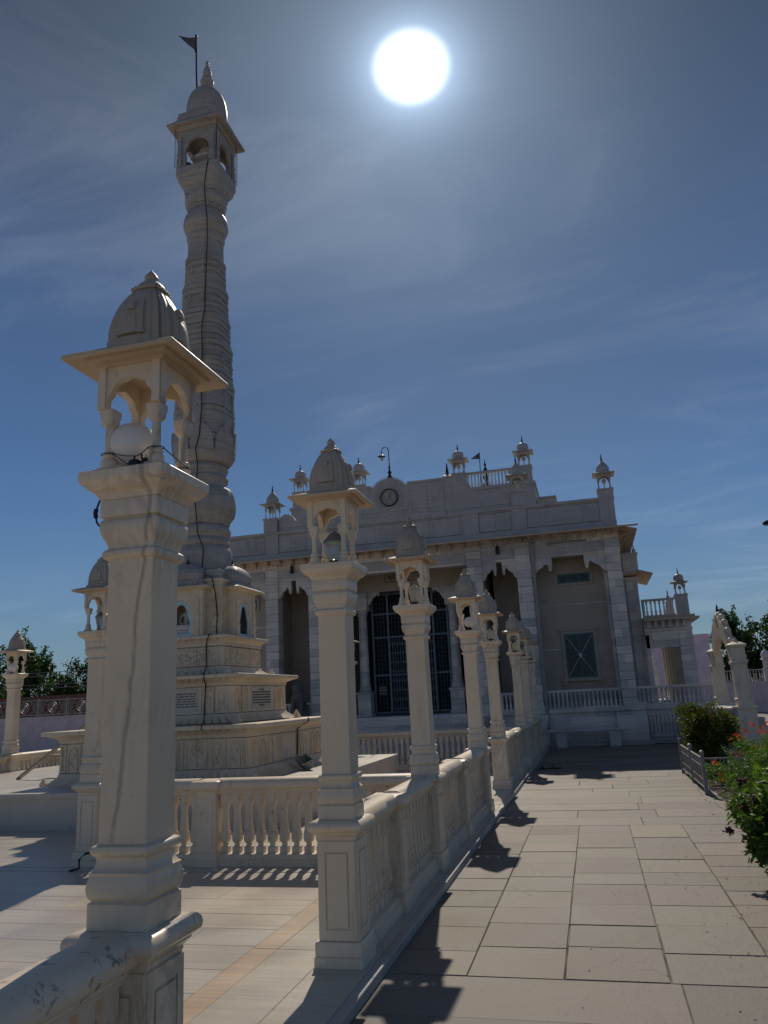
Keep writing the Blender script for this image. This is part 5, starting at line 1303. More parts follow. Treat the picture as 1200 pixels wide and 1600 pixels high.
# things standing on the roof
b = MB(); zc = 9.20
b.lathe(XC+.02, FY+.28, [(.10,9.181),(.11,9.24),(.06,9.30),(.04,9.36),(.08,9.42),(.05,9.47),(.025,9.52),(.04,9.6),(.02,9.68),(.016,9.8)], 10)
arcp = [(XC+.02, FY+.28, 9.79), (XC+.02, FY+.28, 10.22)]+[(XC+.02-.13+.13*math.cos(a), FY+.28, 10.22+.17*math.sin(a)) for a in np.linspace(.2, PI, 9)]+[(XC-.24, FY+.28, 10.14)]
b.tube(arcp, .016, 8)
rl = thing('roof_lamp', 'black swan-neck lamp on top of the clock arch of the temple', 'lamp', (XC, FY+.28, 9.18)); part('pole', b, M_dark, rl)
b = MB(); b.lathe(XC-.24, FY+.28, [(.13,10.04),(.145,10.055),(.09,10.10),(.03,10.14),(.02,10.16)], 14); part('shade', b, M_dark, rl)
b = MB(); b.lathe(XC-.24, FY+.28, [(.002,9.86),(.035,9.88),(.05,9.94),(.055,10.035)], 12); part('bulb', b, M_lglass, rl)
fl = thing('roof_flag', 'small dark pennant on a pole above the temple roof balustrade', 'flag', (-3.38, UY+.6, 9.32)); k_ = 1.02
b = MB(); b.tube([(-3.40, UY+.6, 9.322), (-3.36, UY+.6, 10.98)], .018, 6); part('pole', b, M_dark, fl)
b = MB(); b.add([(-3.38,UY+.6,10.96),(-3.72,UY+.58,10.74),(-3.38,UY+.6,10.70),(-3.38,UY+.606,10.96),(-3.72,UY+.586,10.74),(-3.38,UY+.606,10.70)], [(0,1,2),(5,4,3)]); part('cloth', b, M_flag, fl)
b = MB(); b.lathe(-3.20, UY+.8, [(.18,9.4),(.20,9.62),(.12,9.72),(.05,9.78),(.07,9.86),(.12,9.94),(.12,10.02),(.05,10.1),(.07,10.2),(.09,10.28),(.04,10.36),(.03,10.42),(.05,10.5),(.02,10.58),(.002,10.75)], 12)
b.lathe(-3.20, UY+.8, [(.2,9.321),(.18,9.3995)], 12)
single('roof_finial', b, M_dark, 'dark stacked-bulb metal finial rising beside the small flag on the temple roof', 'finial', (-3.20, UY+.8, 9.32))
# bench
bn = thing('bench', 'long stone bench on two blocks against the temple plinth, in shade', 'bench', (-.35, 24.75, PZ))
b = MB(); b.rect(-1.40, .78, 24.50, 24.885, [(-.01,.395),(0,.405),(0,.445),(-.012,.458)]); part('seat', b, M_temple, bn)
for x in (-1.05, .50): b = MB(); b.rect(x-.16, x+.16, 24.56, 24.86, [(0,PZ),(0,.3945)]); part('leg', b, M_temple, bn)
# lion
N_ = [(0,0,.42,.17,.17),(0,-.03,.62,.17,.17),(0,-.06,.80,.16,.16),(0,-.09,.93,.15,.15),(0,-.17,1.05,.14,.14),(0,-.29,1.02,.075,.075),(0,.10,.22,.19,.17)]
E_ = [(0,1),(1,2),(2,3),(3,4),(4,5),(0,6)]
for s_ in (-1, 1):
    q = len(N_); N_ += [(s_*.12,-.14,.70,.085),(s_*.13,-.20,.42,.062),(s_*.13,-.21,.12,.055),(s_*.13,-.27,.05,.06)]; E_ += [(2,q),(q,q+1),(q+1,q+2),(q+2,q+3)]
    q = len(N_); N_ += [(s_*.18,.02,.22,.11),(s_*.20,-.13,.12,.075),(s_*.19,-.02,.04,.05)]; E_ += [(6,q),(q,q+1),(q+1,q+2)]
    q = len(N_); N_ += [(s_*.10,-.12,1.18,.04)]; E_ += [(4,q)]
N_ = [(x*1.12, y*1.12, z, *(r*1.15 for r in rest)) for x, y, z, *rest in N_]
LION = skin_mesh('lion_body', N_, E_, M_lion)
li = thing('lion_statue', 'dark stone lion sitting beside the temple steps, seen right of the tower base', 'lion statue', (-9.45, 24.7, .35))
obj('body', LION, li, (0, 0, .72))
b = MB(); b.rect(-9.75, -9.15, 24.35, 25.05, [(0,PZ),(0,.92),(.04,.95),(.04,1.02),(0,1.07)]); part('plinth', b, M_temple, li)
b = MB(); b.lathe(0, 0, [(.10,-.10),(.19,-.06),(.225,0),(.20,.06),(.12,.10)], 22, 11, .14)
V = [(x, -z-.1, y) for x, y, z in b.v]; b2 = MB(); b2.add([(-9.45+x, 24.7+y, .35+.72+1.03+z) for x, y, z in V], b.f); part('mane', b2, M_lion, li)

# ------------------------------------------------------------------ gateway (torana) on the right
tg = thing('marble_gateway', 'carved marble gateway arch seen edge-on beside the garden, two square posts', 'gateway', (3.45, 22.3, PZ))
def gpost(y):
    b = MB(); b.sq(3.45, y, [(.25,PZ),(.25,.02),(.21,.04),(.21,.96),(.24,.98),(.25,1.02),(.25,1.04)], .02)
    b.sq(3.45, y, [(.17,1.0405),(.17,1.18),(.185,1.19),(.185,1.22),(.16,1.23),(.16,2.02),(.19,2.04),(.19,2.08),(.165,2.09),(.165,2.40),(.19,2.42),(.21,2.45),(.21,2.48),(.12,2.53),(.04,2.56)], .03)
    b.lathe(3.45, y, [(.04,2.5605),(.055,2.59),(.03,2.62),(.002,2.68)], 8)
    return part('gate_post', b, M_rail, tg)
gpost(20.4); gpost(23.75)
b = MB()
outer = []; inner = []
for i in range(25):
    t_ = i/24; a = PI*t_; wig = .05*abs(math.sin(6*a))
    outer.append((22.28-1.62*math.cos(a)*(1-.16*math.sin(a))*.95, 2.10+1.20*math.sin(a)**1.05+wig))
inner = [(22.28+u, z) for u, z in cusped(1.12, 2.02, 2.72, 7, .22, 4)]
b.prism(outer+inner[::-1], 'x', 3.37, 3.53)
for i in range(1, 24, 2): yy, zz = outer[i]; b.sphere((3.45, yy, zz+.03), .085, 8, 6)
b.sq(3.45, 22.28, [(.12,3.22),(.10,3.36),(.03,3.40)], .1)
part('arch', b, M_rail, tg)
b = MB(); b.lathe(3.45, 22.28, [(.03,3.401),(.06,3.43),(.03,3.46),(.045,3.50),(.02,3.54),(.03,3.57),(.002,3.66)], 8); part('gate_finial', b, M_dark, tg)
b = MB(); b.box(2.75, 3.68, 20.66, 25.42, PZ-.001, .93); b.box(2.72, 3.70, 20.655, 25.35, .9305, 1.0)
for i in range(4): b.box(3.6805+i*.26, 3.94+i*.26, 20.9, 23.9, PZ, .75-i*.2)
single('gate_landing', b, M_temple, 'low marble landing below the gateway arch, mostly behind the round bush', 'landing', (3.2, 23, PZ), smooth=0)
# ------------------------------------------------------------------ boundary on the left
b = MB(); b.box(-60, -12.9, 30, 30.25, PZ, 1.53); b.box(-60.02, -12.88, 29.97, 30.28, 1.5305, 1.60)
single('boundary_wall', b, M_plaster, 'long plain lilac-white wall behind the tower court, at the left', 'wall', (-24, 30, PZ), smooth=0)
gr = thing('wall_grille', 'ornamental grey metal grille along the top of the left boundary wall', 'railing', (-24, 30.1, 1.6))
b = MB()
for x in np.arange(-34, -13, 1.45): b.box(x-.035, x+.035, 30.09, 30.16, 1.601, 2.38)
part_each('grille_post', b, M_fence, gr, 0)
b = MB(); b.box(-34, -13, 30.105, 30.145, 1.66, 1.70); b.box(-34, -13, 30.105, 30.145, 2.28, 2.32)
for x in np.arange(-34, -14, 1.45):
    cxx = x+.725
    for (u0, u1, z0, z1) in ((.10,.12,1.70,2.28),(.18,.20,1.78,2.20),(.18,.42,2.18,2.20),(.18,.42,1.78,1.80),(.26,.28,1.86,2.12),(.26,.45,2.10,2.12),(.40,.42,1.70,1.80),(.40,.42,2.18,2.28)):
        b.box(x+u0, x+u1, 30.11, 30.14, z0, z1); b.box(x+1.45-u1, x+1.45-u0, 30.11, 30.14, z0, z1)
    for r_ in (.24, .15, .07): ringp(b, cxx, 1.99, r_-.02, r_, 30.11, 30.14, 18)
    b.box(cxx-.01, cxx+.01, 30.112, 30.138, 1.70, 2.28)
part('grille_pattern', b, M_fence, gr, 0)
b = MB(); z = PZ; k = 0
while z < 2.5: b.rect(-60, -14, 33, 33.3, [(-.01,z),(0,z+.01),(0,z+.14),(-.01,z+.15)]); z += .155
single('brick_wall', b, M_brick, 'dark brick wall seen through the grille below the left trees', 'wall', (-24, 33, PZ), smooth=0)
b = MB()
for z0_, z1_ in ((4.15, 4.05), (3.95, 3.9), (3.5, 3.45), (3.3,3.28)): b.tube(sag((-40, 35.5, z0_), (-14, 35.5, z1_), 16, .25), .012, 4)
single('overhead_wires', b, M_pipe, 'thin overhead wires crossing in front of the trees at the left', 'wires', (-26, 35.5, 3.5))
# scaffold-like frame left of the tower base
fr_ = thing('wooden_trestle', 'pale wooden ladder frame leaning at the left side of the tower base', 'trestle', (-9.6, 13.0, .5))
b = MB(); b.tube([(-10.35, 12.6, .502), (-9.25, 13.1, 1.45)], .035, 4); part('rail', b, M_wood, fr_)
b = MB(); b.box(-9.95, -8.95, 12.95, 13.2, .86, .90); b.box(-9.3, -9.2, 12.98, 13.18, .502, .8595); part('shelf', b, M_wood, fr_, 0)

# ------------------------------------------------------------------ boundary on the right
b = MB(); b.box(3.0, 60, 47.2, 47.5, PZ, 1.52); b.box(2.98, 60.02, 47.17, 47.53, 1.5205, 1.60)
single('garden_wall', b, M_plaster, 'long pale plastered wall with domed white posts behind the garden, at the right', 'wall', (20, 47.3, PZ), smooth=0)
def dome_post_meshes():
    D = {}
    b = MB(); b.sq(0, 0, [(.20,0),(.20,.62),(.22,.64),(.22,.68)], .06); D['base'] = b.mesh('post_base', M_white)
    b = MB()
    for i in range(8): a = i*PI/4; b.lathe(.17*math.cos(a), .17*math.sin(a), [(.028,.681),(.028,1.12)], 6)
    b.lathe(0, 0, [(.20,.97),(.20,1.14),(.31,1.15),(.32,1.17),(.22,1.20)], 16); D['cupola'] = b.mesh('cupola', M_white)
    b = MB(); b.lathe(0, 0, [(.215,1.2005),(.20,1.24),(.23,1.32),(.235,1.40),(.21,1.50),(.14,1.60),(.05,1.66),(.02,1.70),(.03,1.74),(.002,1.88)], 20, 10, .04); D['dome'] = b.mesh('dome', M_white); return D
DP = dome_post_meshes()
labs = ['domed white post on the right wall, nearest to the gateway', 'domed white post at the right photo edge', 'domed white post on the wall seen through the side porch', 'domed white post on the wall between the porch and the gateway']
for (x, lab) in ((8.25, labs[0]), (9.45, labs[1]), (3.55, labs[2]), (6.9, labs[3])):
    t = thing('domed_post', lab, 'wall post', (x, 47.35, 1.601), 'domed posts on the right boundary wall')
    obj('post_base', DP['base'], t); obj('cupola', DP['cupola'], t); obj('dome', DP['dome'], t)
gr = MB()
for x in np.arange(3.9, 16, .15):
    gr.box(x-.012, x+.012, 47.33, 47.37, 1.601, 2.2)
    if int(x/.15) % 2: ringp(gr, x+.075, 1.95, .05, .072, 47.335, 47.365, 10); ringp(gr, x+.075, 1.78, .04, .06, 47.335, 47.365, 10)
gr.box(3.9, 16, 47.325, 47.375, 2.2005, 2.24); gr.box(3.9, 16, 47.326, 47.374, 1.66, 1.69)
single('scroll_railing', gr, M_white, 'white scroll-work railing between the domed posts of the right wall', 'railing', (10, 47.35, 1.6), smooth=0)
lb = thing('lilac_building', 'stepped pale lilac building behind the right boundary wall', 'building', (6, 60, PZ))
b = MB(); b.box(3.5, 8.45, 60, 68, PZ, 5.0); b.box(8.4505, 9.0, 60.1, 68, PZ, 3.9); b.box(2, 3.4995, 60.3, 68, PZ, 4.2); part('wall', b, M_lilac, lb, 0)
b = MB(); b.box(3.48, 8.47, 59.95, 68.02, 5.0005, 5.1); b.box(8.451, 9.05, 60.05, 68.02, 3.9005, 4.0); part('coping', b, M_white, lb, 0)
b = MB()
for z_ in (1.4, 2.3, 3.2, 4.1): b.box(3.5, 8.45, 59.985, 59.9995, z_, z_+.04)
for x_, z_ in ((7.4,3.0),(8.5,3.2),(7.7,2.2)): b.box(x_, x_+.35, 60.0-.02 if x_<8.4 else 60.08, 59.9996 if x_<8.4 else 60.0996, z_, z_+.12)
part('bands', b, M_plaster, lb, 0)

# ------------------------------------------------------------------ foliage
def leaves_mesh(name, centers, normals_bias, size, mat, tints, aspect=.45, droop=0.0, rng=RNG, jit=.35, fold=.18):
    n = len(centers)
    d = rng.normal(size=(n,3)); d[:,2] -= droop; d += normals_bias
    d /= np.linalg.norm(d, axis=1)[:,None]
    a = rng.normal(size=(n,3)); s_ = np.cross(d, a); s_ /= np.linalg.norm(s_, axis=1)[:,None]
    u = np.cross(s_, d)
    L = size*(1+jit*rng.uniform(-1,1,size=n))[:,None]; W = L*aspect
    p0 = centers; p1 = centers+d*L*.45+s_*W*.5+u*L*fold*.5; p2 = centers+d*L; p3 = centers+d*L*.45-s_*W*.5+u*L*fold*.5
    V = np.stack([p0,p1,p2,p3],1).reshape(-1,3)
    me = bpy.data.meshes.new(name); me.vertices.add(4*n); me.vertices.foreach_set('co', V.astype(np.float32).ravel())
    idx = np.arange(4*n).reshape(n,4); tri = np.concatenate([idx[:,[0,1,2]], idx[:,[0,2,3]]],1).reshape(-1)
    me.loops.add(6*n); me.loops.foreach_set('vertex_index', tri.astype(np.int32))
    me.polygons.add(2*n); me.polygons.foreach_set('loop_start', (np.arange(2*n)*3).astype(np.int32))
    me.update(calc_edges=True); me.materials.append(mat)
    a = me.attributes.new('tint', 'FLOAT_COLOR', 'FACE'); c = np.repeat(np.clip(tints,0,1), 2); 
    a.data.foreach_set('color', np.stack([c,c,c,np.ones_like(c)],1).astype(np.float32).ravel())
    return me
def clumps(cs, per, rng, shell=.75):
    """cs: list of (x,y,z,r,flat). Leaf points near each clump's surface and inside."""
    P = []; Tn = []
    for (x,y,z,r,f) in cs:
        n = max(20, int(per*r*r)); v = rng.normal(size=(n,3)); v /= np.linalg.norm(v,axis=1)[:,None]
        rad = r*(rng.uniform(0,1,size=n)**(1/3)*(1-shell)+shell*rng.uniform(.75,1.05,size=n))
        p = v*rad[:,None]; p[:,2] *= f; P.append(p+np.array([x,y,z])); Tn.append(np.full(n, rng.uniform(0,.7))+rng.uniform(0,.4,size=n))
    return np.concatenate(P), np.concatenate(Tn)
def sprays(P, Tn, rng, n, length, off=(0,0,0), up=.3):
    """thin twigs of leaves reaching out of the crown for a ragged outline"""
    k = rng.integers(0, len(P), size=n); A = []; B = []
    c = P.mean(0)
    for i in k:
        d = P[i]-c; d /= np.linalg.norm(d)+1e-6; d = d+rng.normal(size=3)*.45; d[2] += up; d /= np.linalg.norm(d)
        L = length*rng.uniform(.4,1.2); m_ = int(6+L*22)
        t_ = np.linspace(0,1,m_)[:,None]
        A.append(P[i]+d*L*t_+rng.normal(size=(m_,3))*.035*length/.6+np.array([0,0,-.25*L])*t_**2); B.append(np.full(m_, rng.uniform(.2,1)))
    return np.concatenate([P]+A), np.concatenate([Tn]+B)
def make_tree(label, x, y, h, crown, seed, per=260, leaf=.22, trunk=.22, group=None, droop=.5, mat=None, cat='tree', nspray=160, spl=1.0, base=PZ):
    rng = np.random.default_rng(seed)
    t = thing('leafy_tree', label, cat, (x, y, base), group)
    cs = []
    for (cx, cy, cz, R, n) in crown:
        for i in range(n):
            v = rng.normal(size=3); v /= np.linalg.norm(v); q = rng.uniform(.3, 1)
            cs.append((cx+v[0]*R*q, cy+v[1]*R*q*.8, cz+v[2]*R*q*.8, R*rng.uniform(.22,.42), .8))
    Pn, Tn = clumps(cs, per, rng, .6); Pn, Tn = sprays(Pn, Tn, rng, nspray, spl)
    o = obj('crown', leaves_mesh('crown', Pn, np.array([0,0,0]), leaf, mat or M_leafT, Tn, .42, droop, rng), t)
    b = MB(); r_ = random.Random(seed)
    b.tube([(0,0,0),(r_.uniform(-.1,.1),0,h*.2),(r_.uniform(-.2,.2),.1,h*.4),(r_.uniform(-.2,.2),0,h*.62)], trunk, 10, trunk*.45)
    for i in range(min(len(cs), 16)):
        c = cs[(i*7) % len(cs)]; b.tube([(0,0,h*(.25+.02*i)), (c[0]*.45, c[1]*.45, (h*.3+c[2])*.5), (c[0], c[1], c[2])], trunk*.35, 6, trunk*.06)
    obj('trunk', b.mesh('trunk', M_bark), t)
    return t
gL = 'trees beyond the left boundary wall'
make_tree('tall drooping dark green tree just right of the edge lamp pillar', -30.9, 38, 6.6, [(0.2,0,4.3,1.6,14),(-.2,0,5.6,.8,6),(1.2,0,3.2,1.2,8),(-1.2,0,3.0,1.3,8),(0,0,2.6,1.6,10)], 3, group=gL, nspray=260, spl=.8)
make_tree('lower spreading tree behind the grille beside the second left lamp pillar', -28.4, 40, 5.2, [(0,0,3.6,1.4,12),(-1.4,0,2.9,1.2,9),(1.2,0,3.8,1.1,9),(.2,0,2.2,1.5,9)], 8, group=gL, nspray=260, spl=.9)
make_tree('dark tree at the left photo edge behind the edge lamp pillar', -34.6, 39, 6.0, [(0,0,3.9,1.7,14),(.8,0,2.6,1.6,10),(-1,0,5,1,6)], 12, group=gL)
make_tree('bright green young tree growing in front of the tall drooping one', -29.8, 35.3, 3.7, [(0,0,2.6,.75,9),(.1,0,1.7,.6,6)], 15, group=gL, mat=M_leafG, leaf=.15, per=500, trunk=.08, nspray=80, spl=.5)
make_tree('dark tree behind the tower base, mostly hidden by the pillars', -24.6, 39.5, 5.0, [(0,0,3.2,1.6,14),(1,0,2.4,1.4,10)], 22, group=gL)
gR = 'trees beyond the right boundary wall'
make_tree('big dark tree right of the gateway peak', 12.1, 70, 8.0, [(0,0,5.0,2.0,18),(-.4,0,6.5,1.1,8),(.9,0,3.6,2.0,14),(-.2,0,2.2,1.9,14)], 31, group=gR, leaf=.30, per=170, nspray=330, spl=1.1, trunk=.3)
make_tree('tall dark tree at the right photo edge', 15.6, 69, 8.0, [(0,0,5.2,2.2,20),(-.6,0,6.6,1.2,8),(-.9,0,3.6,2.0,14),(0,0,2.2,2.3,14)], 35, group=gR, leaf=.30, per=170, nspray=330, spl=1.1, trunk=.3)
make_tree('small dark tree peeping left of the gateway arch', 10.2, 72, 4.6, [(0,0,3.3,1.2,9),(0,0,1.9,1.5,9)], 41, group=gR, leaf=.28, per=170, nspray=120, trunk=.15)
make_tree('light green tree crown low behind the domed posts', 14.9, 66, 5.4, [(0,0,4.0,.9,8),(.1,0,2.4,1.5,9)], 44, group=gR, mat=M_leafG, leaf=.24, per=170, nspray=120, trunk=.15)

def bush(name, label, x, y, crown, seed, leaf, mat, per, nspray, spl, cat='bush', aspect=.45, droop=.0, flowers=None, shell=.6, group=None, base=PZ, flat=.85, up=.3):
    rng = np.random.default_rng(seed); t = thing(name, label, cat, (x, y, base), group); cs = []
    for (cx, cy, cz, R, n) in crown:
        for i in range(n):
            v = rng.normal(size=3); v /= np.linalg.norm(v); q = rng.uniform(.35, 1)
            cs.append((cx+v[0]*R*q, cy+v[1]*R*q, max(cz+v[2]*R*q*flat, .06), R*rng.uniform(.25,.45), flat))
    Pn, Tn = clumps(cs, per, rng, shell); Pn, Tn = sprays(Pn, Tn, rng, nspray, spl, up=up); Pn[:,2] = np.maximum(Pn[:,2], .03)
    obj('foliage', leaves_mesh('foliage', Pn, np.array([0,0,.15]), leaf, mat, Tn, aspect, droop, rng), t)
    b = MB(); r_ = random.Random(seed)
    for i in range(9):
        c = cs[(i*5) % len(cs)]; a = r_.uniform(0, 6.3); b.tube([(.05*math.cos(a), .05*math.sin(a), 0), (c[0]*.5, c[1]*.5, c[2]*.55), (c[0], c[1], c[2])], .018, 6, .005)
    obj('stems', b.mesh('stems', M_bark), t)
    if flowers:
        fm, cnt, fs, pts = flowers
        for (fx, fy, fz, fr, k_) in pts:
            C_ = np.array([fx,fy,fz])+rng.normal(size=(k_,3))*fr*.8
            C2 = np.repeat(C_, cnt, 0)+rng.normal(size=(len(C_)*cnt,3))*fs*.35
            obj('flower_head', leaves_mesh('flower_head', C2, np.array([0,0,.3]), fs, fm, rng.uniform(0,1,len(C2)), .7, 0, rng), t)
    return t
bush('round_bush', 'round clipped bush with yellow-green sunlit top, inside the garden fence', 2.10, 16.5, [(0,0,.84,.50,46),(0,0,.55,.46,26)], 51, .062, M_leafB, 6000, 420, .17, droop=-.1, flowers=(M_red, 5, .045, [(.05,-.45,1.05,.04,3)]))
bush('flowering_bush', 'dense broad-leaved bush with dark purple flower heads, cut by the right photo edge', 1.62, 7.62, [(0,0,.48,.52,44),(-.05,-.15,.22,.36,16),(.15,.1,.74,.40,16),(-.12,-.1,.52,.40,16),(.3,-.3,.4,.4,10)], 61, .074, M_leafP, 8200, 200, .13, aspect=.36, droop=.3,
     flowers=(M_purple, 26, .030, [(-.50,-.10,.62,.030,4),(-.60,.02,.40,.025,3),(-.42,-.25,.68,.030,4),(-.30,-.38,.72,.03,4),(-.44,.1,.80,.025,3),(-.12,-.5,.66,.03,4),(-.2,-.35,.93,.03,4),(-.28,-.44,.5,.03,3),(-.05,-.5,.45,.03,3),(-.36,-.2,.55,.03,3),(-.02,-.42,.85,.03,4)]))
bush('feathery_shrub', 'bright green feathery shrub behind the purple-flowered bush', 2.12, 10.9, [(0,0,.50,.52,30),(.35,-.1,.80,.42,18),(-.35,0,.30,.34,10)], 71, .05, M_leafG, 3800, 380, .24, aspect=.22, droop=-.2, group='shrubs in the fenced garden')
bush('feathery_shrub', 'bright green shrub at the right photo edge with orange-red flower heads behind it', 2.75, 11.8, [(0,0,.55,.55,24),(.2,0,.85,.4,12)], 75, .05, M_leafG, 3400, 300, .24, aspect=.22, droop=-.2, group='shrubs in the fenced garden',
     flowers=(M_red, 5, .04, [(-.55,.2,1.0,.07,4),(-.3,.1,1.06,.06,3),(-.8,.3,.9,.05,2),(.0,.1,1.12,.06,2)]))
bush('red_flower_plant', 'leafy plant with red and orange flowers just behind the near fence panel', 1.98, 13.9, [(0,0,.25,.28,12),(.5,.1,.3,.3,10),(-.2,.3,.2,.2,6)], 81, .05, M_leafP, 2600, 120, .2, aspect=.4, group='flower plants in the fenced garden',
     flowers=(M_red, 6, .045, [(-.2,-.1,.45,.05,4),(.1,-.1,.55,.05,3),(.45,0,.58,.06,3),(-.15,-.2,.22,.04,3)]))
bush('red_flower_plant', 'taller red-flowered plant beside the round bush', 2.75, 15.3, [(0,0,.5,.35,12),(.3,0,.4,.3,8)], 85, .05, M_leafG, 2600, 160, .3, aspect=.35, group='flower plants in the fenced garden',
     flowers=(M_red, 6, .045, [(-.25,-.1,.80,.06,4),(.05,-.1,.88,.07,4),(.3,0,.95,.06,4),(-.4,0,.76,.05,3),(.15,0,.8,.06,3)]))
bush('low_plant', 'low dense green plants along the inside of the fence', 1.85, 15.2, [(0,0,.14,.25,12),(0,.9,.14,.22,9),(0,-.8,.14,.22,9)], 88, .04, M_leafP, 2600, 80, .12, group='flower plants in the fenced garden')
b = MB(); 
nx_, ny_ = 20, 30; rs = random.Random(5); V = []; F = []
for j in range(ny_+1):
    for i in range(nx_+1): V.append((1.64+3.2*i/nx_, 9.3+7.3*j/ny_ if False else 10.2+6.5*j/ny_, PZ+.03+rs.uniform(0,.03) if 0 < i < nx_ and 0 < j < ny_ else PZ-.02))
for j in range(ny_):
    for i in range(nx_): a = j*(nx_+1)+i; F.append((a, a+1, a+nx_+2, a+nx_+1))
b.add(V, F); struct('garden_soil', b, M_soil)
b = MB(); b.add([(2.35,-3,PZ+.012),(6.02,-3,PZ+.012),(6.02,10.2,PZ+.012),(2.35,10.2,PZ+.012)], [(0,1,2,3)]); b.add([(4.84,10.2,PZ+.012),(12,10.2,PZ+.012),(12,16.7,PZ+.012),(4.84,16.7,PZ+.012)], [(0,1,2,3)])
b.add([(6.021,-3,PZ+.012),(14,-3,PZ+.012),(14,10.19,PZ+.012),(6.021,10.19,PZ+.012)], [(0,1,2,3)]); struct('added_dark_bed', b, M_soil)  # unseen dark soil, added to darken the right-hand faces of the pillars
n_ = 26000; rg = np.random.default_rng(99); X_ = rg.uniform(2.4, 13, n_); Y_ = rg.uniform(-2.5, 10.1, n_)
gc = np.stack([X_, Y_, np.full(n_, PZ+.012)], 1)
tag(obj('added_grass', leaves_mesh('added_grass', gc, np.array([0,0,2.2]), .10, M_leafG, rg.uniform(0,1,n_), .10, 0, rg)), kind='stuff')  # off-frame grass added with the soil to cut light bounced onto the pillars
# ------------------------------------------------------------------ fence round the flower bed
FX = 1.53
fn = thing('garden_fence', 'grey metal fence with bud ornaments beside the flower bed, running away from the camera', 'fence', (FX, 15, PZ), 'garden fence panels')
def fpost(b, x, y): b.sq(x, y, [(.028,PZ),(.028,.50)], 0); b.lathe(x, y, [(.02,.5005),(.032,.53),(.038,.555),(.03,.585),(.002,.60)], 12)
for y_ in (13.35, 14.95, 16.6): b = MB(); fpost(b, FX, y_); part('fence_post', b, M_fence, fn)
b = MB()
for (y0, y1) in ((13.385, 14.915), (14.985, 16.565)):
    for z_ in (.02, .14, .34, .46): b.box(FX-.012, FX+.012, y0, y1, z_, z_+.022)
    n_ = 9
    for i in range(n_):
        yy = y0+(i+.5)*(y1-y0)/n_; b.box(FX-.009, FX+.009, yy-.008, yy+.008, .042, .46)
        if i % 2 == 0:
            for z_ in (.25,): b.lathe(FX, yy, [(.010,.17),(.028,.22),(.030,.25),(.024,.29),(.010,.33)], 8)
        else:
            b.sphere((FX, yy, .40), .022, 8, 6); b.tube([(FX, yy-.06, .16), (FX, yy-.03, .22), (FX, yy, .24), (FX, yy+.03, .22), (FX, yy+.06, .16)], .006, 5)
part('fence_panel', b, M_fence, fn)
fn = thing('garden_fence', 'short side panel of the flower bed fence, turning right from the near post', 'fence', (2.5, 13.35, PZ), 'garden fence panels')
b = MB(); x0_, x1_ = FX+.036, 3.2
for z_ in (.02, .46): b.box(x0_, x1_, 13.338, 13.362, z_, z_+.022)
for i in range(9):
    xx = x0_+(i+.5)*(x1_-x0_)/9; b.box(xx-.008, xx+.008, 13.342, 13.358, .042, .46)
    b.tube([(xx-.08, 13.35, .042), (xx-.06, 13.35, .12), (xx, 13.35, .16), (xx+.06, 13.35, .12), (xx+.08, 13.35, .042)], .006, 5)
part('fence_panel', b, M_fence, fn)
b = MB(); fpost(b, 3.24, 13.35); part('fence_post', b, M_fence, fn)
# ------------------------------------------------------------------ small things on the walk
b = MB(); sole = [(.05*math.cos(a)*(1 if math.sin(a) > 0 else .8), .13*math.sin(a)) for a in np.linspace(0, 2*PI, 19)[:-1]]
b.prism(sole, 'z', 0, .022); b.tube([(-.045, .02, .022), (-.03, .04, .06), (0, .06, .065), (.03, .04, .06), (.045, .02, .022)], .012, 6)
SM = b.mesh('sandal', M_shoe)
for (x, y, r_, lab) in ((-1.22, 18.1, 1.3, 'dark sandal on the walk by the balustrade, the one nearer to it'), (-.98, 18.15, 1.7, 'dark sandal on the walk, the one farther from the balustrade')):
    tag(obj('sandal', SM, None, (x, y, PZ+.003), r_), lab, 'sandal', 'pair of sandals')
b = MB(); b.tube([(-1.545, 5.32, .14), (-1.48, 5.30, .012), (-1.43, 5.28, .01), (-1.36, 5.25, -.04), (-1.28, 5.15, -.053), (-1.24, 5.0, -.053), (-1.30, 4.88, -.053), (-1.40, 4.90, -.05)], .0022, 6)
single('loose_wire', b, M_pipe, 'thin pale wire curling on the walk beside the second pillar pedestal', 'wire', (-1.35, 5.1, PZ))
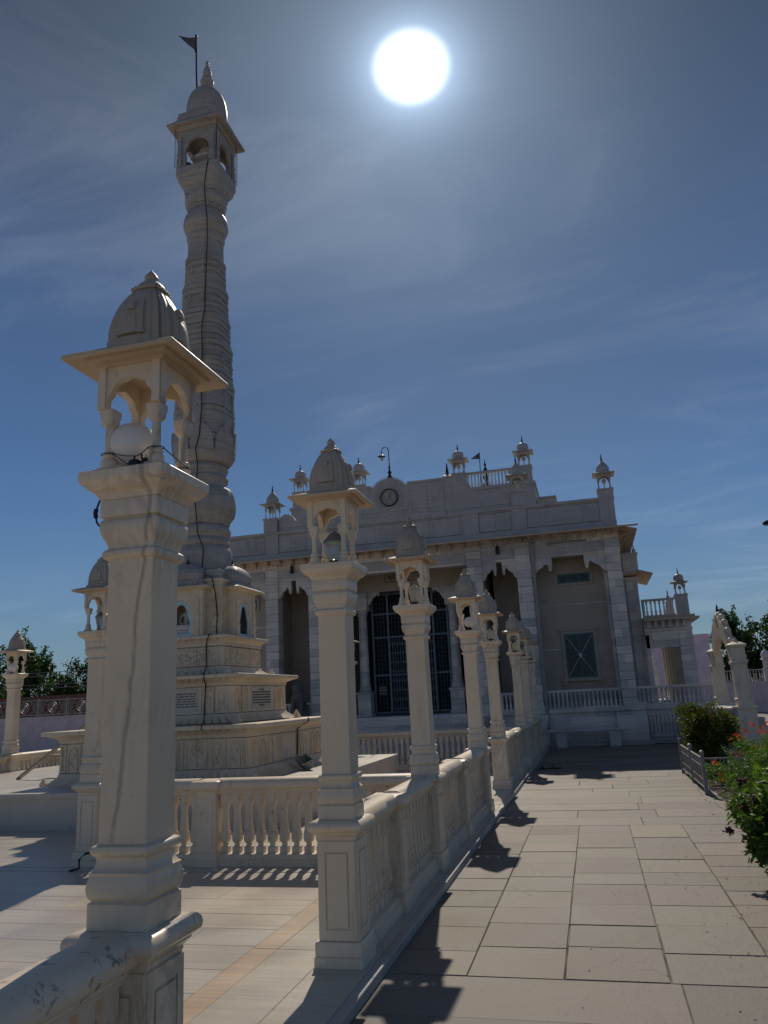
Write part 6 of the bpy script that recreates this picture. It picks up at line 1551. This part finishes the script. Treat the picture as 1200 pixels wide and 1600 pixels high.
b = MB(); b.tube([(PLX+.20, 7.80, .16), (PLX+.26, 7.74, .17), (PLX+.12, 7.70, .16), (PLX+.06, 7.68, .1), (PLX+.08, 7.66, .02), (PLX+.0, 7.6, .008)], .012, 6)
single('black_hose', b, M_cable, 'short black hose bending down at the foot of the left cross balustrade pedestal', 'hose', (PLX+.1, 7.7, 0))
b = MB()
for i in range(70):
    x = random.uniform(-1.3, 1.4); y = random.uniform(2.4, 11); r_ = random.uniform(.002, .006)
    b.lathe(x, y, [(r_, PZ+.001), (r_*.8, PZ+r_*.6), (r_*.1, PZ+r_*.8)], 5, rot=random.uniform(0, 1))
tag(single('grit', b, M_grout, None, None, (0, 5, PZ)), kind='stuff')
for o in list(bpy.data.objects):
    if o.name == 'grit':
        for k_ in ('label', 'category'):
            if k_ in o: del o[k_]

sl_ = thing('street_lamp', 'dark lamp head just entering at the right photo edge, above the garden', 'street lamp', (5.6, 20, PZ))
b = MB(); b.tube([(5.6, 20, PZ), (5.6, 20, 4.6)], .05, 10, .04); b.tube([(5.6, 20, 4.6), (5.5, 20, 5.1), (5.1, 20, 5.33), (4.75, 20, 5.36)], .03, 8); part('pole', b, M_dark, sl_)
b = MB(); b.rings([[(4.80,19.93,5.28),(4.80,20.07,5.28),(4.80,20.07,5.38),(4.80,19.93,5.38)],[(4.50,19.90,5.26),(4.50,20.1,5.26),(4.50,20.1,5.36),(4.50,19.90,5.36)],[(4.42,19.95,5.28),(4.42,20.05,5.28),(4.42,20.05,5.33),(4.42,19.95,5.33)]]); part('lamp_head', b, M_dark, sl_)

n_ = 90; rg = np.random.default_rng(5); lc = np.stack([rg.normal(1.15, .45, n_), rg.normal(7.2, 1.6, n_), np.full(n_, PZ+.006)], 1)
k_ = lc[:,0] > .2; lc = lc[k_]
tag(obj('fallen_leaves', leaves_mesh('fallen_leaves', lc, np.array([0,0,0.]), .035, plain('dry_leaf', (.16,.10,.04), .8), rg.uniform(0,1,len(lc)), .5, 0, rg, fold=.05)), kind='stuff').scale = (1, 1, 1)
for v in bpy.data.objects['fallen_leaves'].data.vertices: v.co.z = PZ+.004+abs(v.co.z-PZ)*.2
